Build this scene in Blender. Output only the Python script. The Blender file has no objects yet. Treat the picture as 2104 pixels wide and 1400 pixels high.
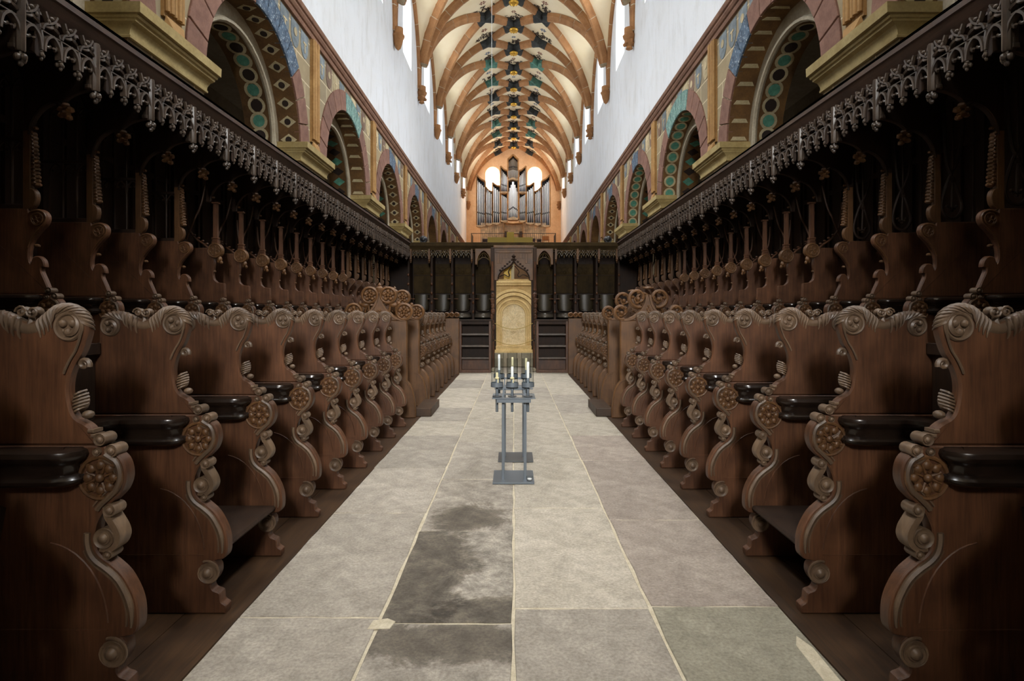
import bpy, math, random
from math import sin, cos, pi, sqrt, radians as R
from mathutils import Vector, Matrix

# ------------------------------------------------------------------ camera, light, exposure
SC = bpy.context.scene
COL = SC.collection
FPX, EYE = 1204.0, 1.55                       # focal length in pixels of the 2104 px frame, eye height
cam_d = bpy.data.cameras.new('camera')
cam = bpy.data.objects.new('camera', cam_d)
COL.objects.link(cam)
cam.location = (0, 0, EYE)
cam.rotation_euler = (R(90), 0, 0)
cam_d.sensor_fit = 'HORIZONTAL'
cam_d.sensor_width = 36.0
cam_d.lens = 36.0 * FPX / 2104.0
cam_d.shift_x = -3.5 / 2104.0
cam_d.shift_y = -54.0 / 2104.0
cam_d.clip_start, cam_d.clip_end = 0.05, 300
SC.camera = cam

WIN_COL, WIN_STR = (0.88, 0.94, 1.0), 19.0     # daylight in the clerestory windows
EAST_COL, EAST_STR = (1.0, 0.985, 0.96), 185.0    # unseen east window, added behind the viewer to light the stalls
WEST_COL, WEST_STR = (1.0, 0.86, 0.66), 20.0   # evening-warm daylight in the west windows
# skylight falling steeply through the clerestory windows that flank the choir
for _s in (-1, 1):
    for _y in (-3.25, 2.25, 7.75, 13.25, 18.75, 24.25):
        _l = bpy.data.lights.new('skylight', 'AREA'); _l.shape = 'RECTANGLE'; _l.size, _l.size_y = 1.1, 2.4
        _l.energy = {-3.25: 20, 2.25: 150, 7.75: 145, 13.25: 180}.get(_y, 190) * (1.15 if _s > 0 else 0.85); _l.color = (0.97, 0.985, 1.0); _l.spread = R(95)
        _o = bpy.data.objects.new('skylight', _l); COL.objects.link(_o)
        _o.location = (_s * 4.55, _y, 13.6); _o.rotation_euler = (0, R(32) * _s, 0)
SC.view_settings.view_transform = 'Standard'
SC.view_settings.look = 'None'
SC.view_settings.gamma = 1.0
SC.view_settings.use_curve_mapping = False
SC.view_settings.exposure = 0.0
w = bpy.data.worlds.new('world')
SC.world = w
w.use_nodes = True
w.node_tree.nodes['Background'].inputs[0].default_value = (0.6, 0.75, 1.0, 1)
w.node_tree.nodes['Background'].inputs[1].default_value = 0.4
SC.cycles.diffuse_bounces = 5
SC.cycles.sample_clamp_indirect = 4.0

RND = random.Random(11)

# ------------------------------------------------------------------ node helpers / materials
MATS = {}
def mat(name, build):
    if name in MATS: return MATS[name]
    m = bpy.data.materials.new(name); m.use_nodes = True
    nt = m.node_tree; b = nt.nodes['Principled BSDF']
    build(nt, b); MATS[name] = m
    return m
def N(nt, t, **kw):
    n = nt.nodes.new(t)
    for k, v in kw.items():
        if k in n.inputs: n.inputs[k].default_value = v
        else: setattr(n, k, v)
    return n
def L(nt, a, b): nt.links.new(a, b)
def coords(nt, scale=(1, 1, 1), kind='Object'):
    tc = N(nt, 'ShaderNodeTexCoord'); mp = N(nt, 'ShaderNodeMapping')
    mp.inputs['Scale'].default_value = scale
    L(nt, tc.outputs[kind], mp.inputs['Vector'])
    return mp.outputs['Vector']
def ramp(nt, fac, stops):
    r = N(nt, 'ShaderNodeValToRGB')
    e = r.color_ramp.elements
    while len(e) < len(stops): e.new(0.5)
    for i, (p, c) in enumerate(stops):
        e[i].position = p; e[i].color = (*c, 1) if len(c) == 3 else c
    L(nt, fac, r.inputs['Fac'])
    return r.outputs['Color']
def noise(nt, vec, scale=5, detail=4, rough=0.55, dist=0.0):
    n = N(nt, 'ShaderNodeTexNoise')
    n.inputs['Scale'].default_value = scale; n.inputs['Detail'].default_value = detail
    n.inputs['Roughness'].default_value = rough; n.inputs['Distortion'].default_value = dist
    L(nt, vec, n.inputs['Vector'])
    return n.outputs['Fac']
def mix(nt, fac, a, b, mode='MIX'):
    m = N(nt, 'ShaderNodeMix', data_type='RGBA', blend_type=mode)
    for s, v in ((m.inputs[0], fac), (m.inputs[6], a), (m.inputs[7], b)):
        if isinstance(v, (int, float)): s.default_value = v
        elif isinstance(v, tuple): s.default_value = (*v, 1)
        else: L(nt, v, s)
    return m.outputs[2]
def bump(nt, b, h, strength=0.3, dist=0.01):
    bp = N(nt, 'ShaderNodeBump'); bp.inputs['Strength'].default_value = strength
    bp.inputs['Distance'].default_value = dist
    L(nt, h, bp.inputs['Height']); L(nt, bp.outputs['Normal'], b.inputs['Normal'])
def vary(nt, col, amt=0.25):
    oi = N(nt, 'ShaderNodeObjectInfo')
    mr = N(nt, 'ShaderNodeMapRange'); mr.inputs['To Min'].default_value = 1 - amt; mr.inputs['To Max'].default_value = 1 + amt
    L(nt, oi.outputs['Random'], mr.inputs['Value'])
    cc = N(nt, 'ShaderNodeCombineColor')
    for i in range(3): L(nt, mr.outputs['Result'], cc.inputs[i])
    return mix(nt, 1.0, col, cc.outputs[0], 'MULTIPLY')

def wood(name, dark, lite, rough=0.42, grain=(28, 28, 1.6), amt=0.2, bstr=0.25, spec=0.5):
    def f(nt, b):
        v = coords(nt, grain)
        g = noise(nt, v, 2.2, 6, 0.65, 0.6)
        v2 = coords(nt, (1, 1, 1))
        g2 = noise(nt, v2, 3.0, 3, 0.6)
        c = ramp(nt, g, [(0.15, dark), (0.85, lite)])
        c2 = ramp(nt, g2, [(0.3, (0.55, 0.5, 0.5)), (0.7, (1.25, 1.15, 1.05))])
        c = vary(nt, mix(nt, 1.0, c, c2, 'MULTIPLY'), amt)
        L(nt, c, b.inputs['Base Color'])
        rr = N(nt, 'ShaderNodeMapRange'); rr.inputs['To Min'].default_value = rough - 0.08; rr.inputs['To Max'].default_value = rough + 0.15
        L(nt, g2, rr.inputs['Value']); L(nt, rr.outputs['Result'], b.inputs['Roughness'])
        b.inputs['Specular IOR Level'].default_value = spec
        bump(nt, b, g, bstr, 0.004)
    return mat(name, f)
def stone(name, a, c_, scale=4.0, rough=0.85, amt=0.12, bstr=0.3, speck=0.35):
    def f(nt, b):
        v = coords(nt)
        g = noise(nt, v, scale, 8, 0.65)
        g2 = noise(nt, v, scale * 9, 3, 0.6)
        c = ramp(nt, g, [(0.3, a), (0.7, c_)])
        c = mix(nt, speck, c, ramp(nt, g2, [(0.3, (0.45, 0.43, 0.4)), (0.65, (1.0, 1.0, 1.0))]), 'MULTIPLY')
        L(nt, vary(nt, c, amt), b.inputs['Base Color'])
        b.inputs['Roughness'].default_value = rough
        bump(nt, b, g2, bstr, 0.006)
    return mat(name, f)
def plain(name, c, rough=0.6, metal=0.0, amt=0.0, emit=None):
    def f(nt, b):
        b.inputs['Base Color'].default_value = (*c, 1)
        b.inputs['Roughness'].default_value = rough; b.inputs['Metallic'].default_value = metal
        if amt:
            r = N(nt, 'ShaderNodeRGB'); r.outputs[0].default_value = (*c, 1)
            L(nt, vary(nt, r.outputs[0], amt), b.inputs['Base Color'])
        if emit:
            b.inputs['Emission Color'].default_value = (*emit[0], 1); b.inputs['Emission Strength'].default_value = emit[1]
    return mat(name, f)

OAK = wood('oak', (0.034, 0.0145, 0.007), (0.165, 0.076, 0.037), spec=0.4)
OAKW = wood('oak_worn', (0.060, 0.038, 0.023), (0.21, 0.148, 0.095), 0.42, (10, 10, 4))
OAKB = wood('oak_blackened', (0.008, 0.0055, 0.004), (0.026, 0.016, 0.011), 0.20, (6, 6, 6), 0.1, 0.05)
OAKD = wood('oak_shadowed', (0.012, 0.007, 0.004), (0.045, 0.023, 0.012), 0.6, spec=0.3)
OAKG = wood('oak_golden', (0.055, 0.027, 0.010), (0.185, 0.094, 0.037), 0.44, spec=0.4)
OAKP = wood('oak_planks', (0.014, 0.007, 0.003), (0.078, 0.038, 0.013), 0.5, (26, 1.6, 26))
FRNG = wood('oak_grey', (0.026, 0.019, 0.015), (0.12, 0.094, 0.074), 0.30, (12, 12, 5))
OLIVE = wood('oak_olive', (0.045, 0.032, 0.011), (0.11, 0.075, 0.03), 0.35)
PANEL = wood('oak_panel_green', (0.028, 0.020, 0.008), (0.080, 0.056, 0.024), 0.65, spec=0.10)
PINE = wood('pale_pine', (0.62, 0.42, 0.23), (0.84, 0.64, 0.40), 0.45, (14, 14, 1.2), 0.1)
PINEO = wood('orange_pine', (0.36, 0.17, 0.05), (0.55, 0.29, 0.10), 0.45, (14, 14, 1.2), 0.1)
RIB = stone('rib_sandstone', (0.27, 0.120, 0.042), (0.44, 0.215, 0.085), 2.5, 0.85, 0.14)
REDST = stone('red_sandstone', (0.15, 0.068, 0.048), (0.27, 0.14, 0.10), 3.0, 0.85, 0.14)
YELST = stone('yellow_sandstone', (0.30, 0.215, 0.075), (0.46, 0.36, 0.16), 3.0)
GREYST = stone('grey_sandstone', (0.30, 0.25, 0.17), (0.46, 0.40, 0.29), 3.0)
PILST = stone('pilaster_sandstone', (0.30, 0.155, 0.05), (0.46, 0.27, 0.10), 2.0)
MORTAR = stone('mortar_cream', (0.50, 0.43, 0.30), (0.70, 0.63, 0.48), 14, 0.9, 0.0)
NICHE = stone('niche_stone', (0.58, 0.39, 0.15), (0.82, 0.61, 0.29), 3.0)
NICHEP = stone('niche_plaster', (0.74, 0.54, 0.27), (0.97, 0.82, 0.54), 5.0, 0.9, 0, 0.3, 0.6)
def _spandrel(nt, b):
    v = coords(nt, (1, 1, 1))
    sx = N(nt, 'ShaderNodeSeparateXYZ'); L(nt, v, sx.inputs[0])
    cx = N(nt, 'ShaderNodeCombineXYZ'); L(nt, sx.outputs[1], cx.inputs[0]); L(nt, sx.outputs[2], cx.inputs[1])
    br = N(nt, 'ShaderNodeTexBrick'); L(nt, cx.outputs[0], br.inputs['Vector'])
    br.inputs['Scale'].default_value = 1.0; br.inputs['Brick Width'].default_value = 0.95; br.inputs['Row Height'].default_value = 0.46
    br.inputs['Mortar Size'].default_value = 0.012
    br.inputs['Color1'].default_value = (0.38, 0.31, 0.19, 1); br.inputs['Color2'].default_value = (0.28, 0.24, 0.165, 1)
    br.inputs['Mortar'].default_value = (0.66, 0.58, 0.42, 1)
    g = noise(nt, v, 3, 8, 0.65)
    c = mix(nt, 0.6, br.outputs['Color'], ramp(nt, g, [(0.3, (0.7, 0.62, 0.52)), (0.7, (1.1, 1.05, 0.95))]), 'MULTIPLY')
    L(nt, c, b.inputs['Base Color']); b.inputs['Roughness'].default_value = 0.9
    bump(nt, b, g, 0.3, 0.01)
SPAN = mat('spandrel_ashlar', _spandrel)
def _plaster(nt, b):
    v = coords(nt)
    g = noise(nt, v, 0.55, 6, 0.6); g2 = noise(nt, v, 9, 6, 0.7); g3 = noise(nt, coords(nt, (1, 1, .35)), 2.3, 6, 0.7)
    c = ramp(nt, g, [(0.3, (0.74, 0.76, 0.785)), (0.7, (0.79, 0.825, 0.875))])
    c = mix(nt, 0.55, c, ramp(nt, g3, [(0.28, (0.74, 0.72, 0.68)), (0.5, (1, 1, 1))]), 'MULTIPLY')
    c = mix(nt, 0.5, c, ramp(nt, g2, [(0.22, (0.6, 0.58, 0.55)), (0.36, (1, 1, 1))]), 'MULTIPLY')
    L(nt, c, b.inputs['Base Color']); b.inputs['Roughness'].default_value = 0.95
    bump(nt, b, g2, 0.25, 0.02)
PLASTER = mat('white_plaster', _plaster)
def _web(nt, b):
    v = coords(nt); g = noise(nt, v, 0.8, 6, 0.6)
    L(nt, ramp(nt, g, [(0.3, (0.84, 0.69, 0.43)), (0.7, (0.92, 0.80, 0.57))]), b.inputs['Base Color'])
    b.inputs['Roughness'].default_value = 0.95
WEB = mat('vault_limewash', _web)
WESTW = stone('west_wall_stone', (0.80, 0.50, 0.27), (0.95, 0.68, 0.42), 1.2, 0.9, 0, 0.2, 0.2)  # orange stone, colour brightened to carry the glow around the organ
STEEL = plain('steel_blue_grey', (0.15, 0.175, 0.20), 0.40, 0.3)
STEELD = plain('steel_dark', (0.11, 0.115, 0.12), 0.45, 0.35)
IRON = plain('iron_black', (0.012, 0.012, 0.014), 0.4)
WAX = plain('candle_wax', (0.93, 0.93, 0.91), 0.5)
WAXY = plain('candle_wax_yellow', (0.80, 0.70, 0.42), 0.5)
GOLD = plain('gilding', (0.62, 0.36, 0.05), 0.38, 0.7)
TEAL = stone('painted_teal', (0.02, 0.06, 0.05), (0.10, 0.26, 0.19), 5, 0.8, 0.3)
NAVY = stone('painted_navy', (0.008, 0.008, 0.008), (0.045, 0.05, 0.045), 7, 0.8, 0.3)
SPRIG = plain('painted_sprig', (0.05, 0.03, 0.018), 0.9)
STARB = plain('painted_star_blue', (0.10, 0.15, 0.26), 0.9)
STARR = plain('painted_star_red', (0.22, 0.06, 0.04), 0.9)
PIPE = plain('organ_pipe_tin', (0.88, 0.88, 0.86), 0.34, 0.85)
PIPEW = plain('organ_pipe_wood', (0.30, 0.24, 0.18), 0.5)
VOID = plain('organ_case_dark', (0.010, 0.010, 0.018), 0.6)
ROPE = plain('rope_ochre', (0.42, 0.29, 0.08), 0.8)
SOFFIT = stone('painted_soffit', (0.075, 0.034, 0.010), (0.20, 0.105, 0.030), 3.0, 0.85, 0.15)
CREAMP = stone('painted_cream', (0.40, 0.33, 0.18), (0.60, 0.52, 0.34), 6)
GREENP = stone('painted_green', (0.05, 0.20, 0.14), (0.13, 0.36, 0.26), 6)
DARKP = plain('painted_dark', (0.022, 0.012, 0.008), 0.9)
SHB = stone('shield_blue', (0.12, 0.15, 0.18), (0.26, 0.30, 0.31), 6, 0.9, 0.2)
SHC = stone('shield_cream', (0.45, 0.36, 0.20), (0.62, 0.52, 0.34), 6, 0.9, 0.2)
SHR = stone('shield_brown', (0.16, 0.10, 0.07), (0.26, 0.17, 0.12), 6, 0.9, 0.2)
def speckled(name, a, b_, c_, sc):
    def f(nt, b):
        v = coords(nt); g = noise(nt, v, sc, 6, 0.7, 0.5); g2 = noise(nt, v, sc * 2.3, 4, 0.6)
        c = ramp(nt, g, [(0.30, a), (0.60, b_)])
        L(nt, mix(nt, ramp(nt, g2, [(0.58, (0, 0, 0)), (0.64, (1, 1, 1))]), c, c_), b.inputs['Base Color']); b.inputs['Roughness'].default_value = 0.9
    return mat(name, f)
BLUEV = speckled('voussoir_blue', (0.012, 0.018, 0.03), (0.10, 0.155, 0.23), (0.34, 0.40, 0.44), 9)
TEALV = speckled('voussoir_teal', (0.05, 0.10, 0.10), (0.20, 0.36, 0.32), (0.42, 0.52, 0.46), 9)
def _glass(nt, b):
    """thin blown glass: clear when looked through squarely, darker and mirror-like at grazing angles"""
    lw = N(nt, 'ShaderNodeLayerWeight'); lw.inputs['Blend'].default_value = 0.35
    tr = N(nt, 'ShaderNodeBsdfTransparent'); gl = N(nt, 'ShaderNodeBsdfGlossy'); gl.inputs['Roughness'].default_value = 0.03
    L(nt, ramp(nt, lw.outputs['Facing'], [(0.35, (0.96, 0.97, 0.97)), (0.97, (0.58, 0.58, 0.55))]), tr.inputs['Color'])
    pw = N(nt, 'ShaderNodeMath', operation='POWER'); L(nt, lw.outputs['Facing'], pw.inputs[0]); pw.inputs[1].default_value = 5.0
    md = N(nt, 'ShaderNodeMath', operation='MULTIPLY_ADD'); L(nt, pw.outputs[0], md.inputs[0]); md.inputs[1].default_value = 0.6; md.inputs[2].default_value = 0.03
    mx = N(nt, 'ShaderNodeMixShader')
    L(nt, md.outputs[0], mx.inputs[0]); L(nt, tr.outputs[0], mx.inputs[1]); L(nt, gl.outputs[0], mx.inputs[2])
    L(nt, mx.outputs[0], nt.nodes['Material Output'].inputs['Surface'])
GLASS = mat('lantern_glass', _glass)
def lit(name, c, s):
    def f(nt, b):
        e = N(nt, 'ShaderNodeEmission'); e.inputs[0].default_value = (*c, 1); e.inputs[1].default_value = s
        L(nt, e.outputs[0], nt.nodes['Material Output'].inputs['Surface'])
    return mat(name, f)
PANE = lit('window_daylight', WIN_COL, WIN_STR)
PANEE = lit('window_unseen_east', EAST_COL, EAST_STR)
PANEW = lit('window_daylight_west', WEST_COL, WEST_STR)

def slabmat(name, a, c_, stains=(), tint=0.1):
    def f(nt, b):
        v = coords(nt)
        g = noise(nt, v, 2.6, 9, 0.68, 0.4); g2 = noise(nt, v, 60, 4, 0.65); g3 = noise(nt, v, 7, 8, 0.7)
        c = ramp(nt, g, [(0.28, a), (0.70, c_)])
        c = mix(nt, 0.55, c, ramp(nt, g3, [(0.30, (0.42, 0.40, 0.37)), (0.60, (1.06, 1.05, 1.03))]), 'MULTIPLY')
        c = mix(nt, 0.75, c, ramp(nt, g2, [(0.30, (0.55, 0.53, 0.50)), (0.70, (1.15, 1.14, 1.12))]), 'MULTIPLY')
        for (cx, cy, rx, ry) in stains:
            mp = N(nt, 'ShaderNodeMapping'); mp.inputs['Location'].default_value = (-cx / rx, -cy / ry, 0)
            mp.inputs['Scale'].default_value = (1 / rx, 1 / ry, 0)
            tc = N(nt, 'ShaderNodeTexCoord'); L(nt, tc.outputs['Object'], mp.inputs['Vector'])
            ln = N(nt, 'ShaderNodeVectorMath', operation='LENGTH'); L(nt, mp.outputs[0], ln.inputs[0])
            ad = N(nt, 'ShaderNodeMath', operation='ADD'); L(nt, ln.outputs['Value'], ad.inputs[0])
            sb = N(nt, 'ShaderNodeMath', operation='MULTIPLY_ADD'); L(nt, noise(nt, v, 3.2, 7, 0.7, 0.8), sb.inputs[0])
            sb.inputs[1].default_value = 1.9; sb.inputs[2].default_value = -0.95
            L(nt, sb.outputs[0], ad.inputs[1])
            k = ramp(nt, ad.outputs[0], [(0.55, (0.36, 0.34, 0.31)), (0.80, (0.50, 0.48, 0.45)), (0.99, (1, 1, 1))])
            c = mix(nt, 1.0, c, mix(nt, 0.55, k, ramp(nt, g3, [(0.38, (0.62, 0.62, 0.62)), (0.64, (1.12, 1.12, 1.12))]), 'MULTIPLY'), 'MULTIPLY')
        L(nt, vary(nt, c, tint), b.inputs['Base Color'])
        b.inputs['Roughness'].default_value = 0.72
        bump(nt, b, g2, 0.35, 0.006)
    return mat(name, f)
SL_A = slabmat('slab_grey', (0.33, 0.295, 0.25), (0.52, 0.475, 0.41))
SL_P = slabmat('slab_pink', (0.30, 0.25, 0.215), (0.45, 0.39, 0.335))
SL_G = slabmat('slab_green', (0.235, 0.22, 0.165), (0.37, 0.345, 0.27))
SL_L = slabmat('slab_light', (0.42, 0.38, 0.31), (0.58, 0.53, 0.45))

# ------------------------------------------------------------------ mesh builder
class MB:
    def __init__(s): s.v = []; s.f = []
    def add(s, vs, fs):
        o = len(s.v); s.v += [tuple(p) for p in vs]; s.f += [tuple(i + o for i in f) for f in fs]; return s
    def box(s, x0, x1, y0, y1, z0, z1, c=0.0):
        if c <= 0:
            vs = [(x, y, z) for x in (x0, x1) for y in (y0, y1) for z in (z0, z1)]
            return s.add(vs, [(0, 1, 3, 2), (4, 6, 7, 5), (0, 4, 5, 1), (2, 3, 7, 6), (0, 2, 6, 4), (1, 5, 7, 3)])
        return s.plate([(x0, z0), (x1, z0), (x1, z1), (x0, z1)], y0, y1, c)
    def plate(s, out, y0, y1, bev=0.0, axis='y'):
        """outline in (x,z) swept along y; bev chamfers both rims"""
        n = len(out)
        ar = sum(out[i][0] * out[(i + 1) % n][1] - out[(i + 1) % n][0] * out[i][1] for i in range(n))
        if ar < 0: out = out[::-1]
        if bev > 0:
            ins = []
            for i in range(n):
                p, q, r = Vector(out[i - 1]), Vector(out[i]), Vector(out[(i + 1) % n])
                a = (q - p); b = (r - q)
                a = a.normalized() if a.length > 1e-9 else Vector((1, 0)); b = b.normalized() if b.length > 1e-9 else a
                na, nb = Vector((-a.y, a.x)), Vector((-b.y, b.x))
                m = na + nb
                m = m.normalized() if m.length > 1e-6 else na
                d = bev / max(0.5, m.dot(na))
                ins.append((q.x + m.x * d, q.y + m.y * d))
            rings = [(ins, y0), (out, y0 + bev), (out, y1 - bev), (ins, y1)]
        else: rings = [(out, y0), (out, y1)]
        vs = []
        for o, y in rings:
            vs += [((p[0], y, p[1]) if axis == 'y' else (y, p[0], p[1]) if axis == 'x' else (p[0], p[1], y)) for p in o]
        fs = [tuple(range(n)), tuple(range(len(vs) - 1, len(vs) - n - 1, -1))]
        for k in range(len(rings) - 1):
            for i in range(n):
                j = (i + 1) % n
                fs.append((k * n + i, (k + 1) * n + i, (k + 1) * n + j, k * n + j))
        return s.add(vs, fs)
    def sweep(s, path, prof, closed=False, up=None, cap=True):
        """prof: list of (a,b) in the frame (side, up) along path (list of 3-vectors); up fixes the frame"""
        P = [Vector(p) for p in path]; n = len(P); k = len(prof); vs = []; prev = None
        for i in range(n):
            a = P[(i - 1) % n] if (closed or i > 0) else P[i]
            b = P[(i + 1) % n] if (closed or i < n - 1) else P[i]
            t = (b - a)
            t = t.normalized() if t.length > 1e-9 else Vector((0, 0, 1))
            if up is not None:
                u = Vector(up); sd = t.cross(u)
                if sd.length < 1e-5: sd = Vector((1, 0, 0))
                sd.normalize(); uu = sd.cross(t).normalized()
            else:
                if prev is None:
                    h = Vector((0, 0, 1)) if abs(t.z) < 0.9 else Vector((1, 0, 0))
                    sd = t.cross(h).normalized()
                else: sd = (prev - t * prev.dot(t)).normalized()
                prev = sd; uu = sd.cross(t).normalized()
            vs += [P[i] + sd * q[0] + uu * q[1] for q in prof]
        fs = []
        for i in range(n if closed else n - 1):
            i2 = (i + 1) % n
            for j in range(k):
                j2 = (j + 1) % k
                fs.append((i * k + j, i * k + j2, i2 * k + j2, i2 * k + j))
        if cap and not closed:
            fs.append(tuple(range(k))); fs.append(tuple(range(n * k - 1, (n - 1) * k - 1, -1)))
        return s.add(vs, fs)
    def tube(s, path, r, n=6, closed=False):
        if isinstance(r, (int, float)):
            return s.sweep(path, [(r * cos(2 * pi * i / n), r * sin(2 * pi * i / n)) for i in range(n)], closed)
        o = len(s.v)
        s.sweep(path, [(cos(2 * pi * i / n), sin(2 * pi * i / n)) for i in range(n)], closed)
        for i, p in enumerate(path):
            for j in range(n):
                q = Vector(s.v[o + i * n + j]); s.v[o + i * n + j] = tuple(Vector(p) + (q - Vector(p)) * r[i])
        return s
    def ball(s, c, r, nu=10, nv=6, gad=0, amp=0.0, ax='z'):
        if isinstance(r, (int, float)): r = (r, r, r)
        vs = []; fs = []
        def put(x, y, z):
            if ax == 'x': x, y, z = z, x, y
            elif ax == 'y': x, y, z = x, z, y
            vs.append((c[0] + x * r[0], c[1] + y * r[1], c[2] + z * r[2]))
        put(0, 0, -1)
        for j in range(1, nv):
            th = pi * j / nv
            for i in range(nu):
                ph = 2 * pi * i / nu
                k = 1 + (amp * cos(gad * ph + 3 * th) if gad else 0)
                put(sin(th) * cos(ph) * k, sin(th) * sin(ph) * k, -cos(th))
        put(0, 0, 1); last = len(vs) - 1
        for i in range(nu): fs.append((0, 1 + (i + 1) % nu, 1 + i))
        for j in range(nv - 2):
            for i in range(nu):
                a = 1 + j * nu + i; b = 1 + j * nu + (i + 1) % nu
                fs.append((a, b, b + nu, a + nu))
        for i in range(nu): fs.append((last, 1 + (nv - 2) * nu + i, 1 + (nv - 2) * nu + (i + 1) % nu))
        return s.add(vs, fs)
    def lathe(s, prof, o, ax='z', n=14):
        """prof: (radius, height) along the axis from o"""
        vs = []; fs = []
        for r, h in prof:
            for i in range(n):
                a = 2 * pi * i / n; p, q = r * cos(a), r * sin(a)
                d = {'z': (p, q, h), 'y': (p, h, q), 'x': (h, p, q)}[ax]
                vs.append((o[0] + d[0], o[1] + d[1], o[2] + d[2]))
        for k in range(len(prof) - 1):
            for i in range(n):
                j = (i + 1) % n
                fs.append((k * n + i, k * n + j, (k + 1) * n + j, (k + 1) * n + i))
        fs.append(tuple(range(n))); fs.append(tuple(range(len(vs) - 1, len(vs) - n - 1, -1)))
        return s.add(vs, fs)
    def move(s, d):
        s.v = [(p[0] + d[0], p[1] + d[1], p[2] + d[2]) for p in s.v]; return s
    def mesh(s, name, m, smooth=38):
        me = bpy.data.meshes.new(name); me.from_pydata(s.v, [], s.f)
        me.materials.append(m)
        if smooth:
            me.polygons.foreach_set('use_smooth', [True] * len(me.polygons)); me.set_sharp_from_angle(angle=R(smooth))
        me.update(); return me
    def obj(s, name, m, parent=None, loc=None, smooth=38, **kw):
        return inst(name, s.mesh(name, m, smooth), parent, loc, **kw)

def inst(name, me, parent=None, loc=None, rot=None, scale=None, kind=None, label=None):
    o = bpy.data.objects.new(name, me); COL.objects.link(o)
    if parent: o.parent = parent
    if loc: o.location = loc
    if rot: o.rotation_euler = rot
    if scale: o.scale = scale
    if kind: o['kind'] = kind
    if label: o['label'] = label
    return o
def thing(name, label, cat, loc=(0, 0, 0), group=None, scale=None, kind=None):
    o = inst(name, None, None, loc, scale=scale)
    return tag(o, label, cat, group, kind)
def tag(o, label, cat, group=None, kind=None):
    o['label'] = label; o['category'] = cat
    if group: o['group'] = group
    if kind: o['kind'] = kind
    return o
def cr(pts, n=4, closed=False):
    """Catmull-Rom resample"""
    P = [Vector(p) for p in pts]; m = len(P); out = []
    for i in range(m if closed else m - 1):
        p0, p1, p2, p3 = (P[(i + d) % m] if closed else P[max(0, min(m - 1, i + d))] for d in (-1, 0, 1, 2))
        for k in range(n):
            t = k / n
            out.append(tuple(0.5 * ((2 * p1) + (p2 - p0) * t + (2 * p0 - 5 * p1 + 4 * p2 - p3) * t * t + (3 * p1 - p0 - 3 * p2 + p3) * t ** 3)))
    if not closed: out.append(tuple(P[-1]))
    return out
def spiral(c, r0, r1, a0, turns, n=18, y=0.0):
    return [(c[0] + (r0 + (r1 - r0) * i / n) * cos(a0 + turns * 2 * pi * i / n), y, c[1] + (r0 + (r1 - r0) * i / n) * sin(a0 + turns * 2 * pi * i / n)) for i in range(n + 1)]
ORD = ['first', 'second', 'third', 'fourth', 'fifth', 'sixth', 'seventh', 'eighth', 'ninth', 'tenth', 'eleventh', 'twelfth', 'thirteenth',
       'fourteenth', 'fifteenth', 'sixteenth', 'seventeenth', 'eighteenth', 'nineteenth', 'twentieth']
SIDE = {-1: 'left', 1: 'right'}

# ------------------------------------------------------------------ nave shell
D = 4.40                                  # half width of the nave
Y0, Y1 = -6.0, 54.5
STN = [Y0 + 5.5 * i for i in range(12)]   # vault springers
ZS, RISE, LUN = 11.9, 5.15, 3.75
PIL0, BAY = 7.5, 5.35                     # pilaster strips / arcade bays
PILS = [PIL0 + BAY * n for n in range(-2, 9)]
ZI, RA = 5.0, 1.85                        # arcade springing, radius
ZST = 7.50                                # underside of the string course

def arch_panel(mb, x, y0, y1, z0, z1, yc, hw, sill, spr, n=18, dx=0.0, hw2=None, sill2=None, flip=1):
    """flat wall in the plane x with a round-headed hole, and its reveal going to x+dx (splayed to hw2)"""
    def q(a, b, c, d): mb.add([(x, *a), (x, *b), (x, *c), (x, *d)], [(0, 1, 2, 3)])
    if sill > z0: q((yc - hw, z0), (yc + hw, z0), (yc + hw, sill), (yc - hw, sill))
    q((y0, z0), (yc - hw, z0), (yc - hw, spr), (y0, spr)); q((yc + hw, z0), (y1, z0), (y1, spr), (yc + hw, spr))
    arc = [(yc - hw * cos(pi * i / n), spr + hw * sin(pi * i / n)) for i in range(n + 1)]
    q((y0, spr), arc[0], (yc - hw, z1), (y0, z1)); q(arc[-1], (y1, spr), (y1, z1), (yc + hw, z1))
    for a, b in zip(arc, arc[1:]): q(a, b, (b[0], z1), (a[0], z1))
    if dx:
        h2 = hw2 or hw; s2 = sill if sill2 is None else sill2
        A = [(yc - hw, sill)] + arc + [(yc + hw, sill)]
        B = [(yc - h2, s2)] + [(yc - h2 * cos(pi * i / n), spr + h2 * sin(pi * i / n)) for i in range(n + 1)] + [(yc + h2, s2)]
        k = len(A)
        mb.add([(x, *p) for p in A] + [(x + dx, *p) for p in B], [(i, i + 1, k + i + 1, k + i) for i in range(k - 1)] + [(k - 1, 0, k, 2 * k - 1)])
def arch_face(y, z, hw, sill, spr, n=18):
    return [(y - hw, sill)] + [(y - hw * cos(pi * i / n), spr + hw * sin(pi * i / n)) for i in range(n + 1)] + [(y + hw, sill)]

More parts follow.
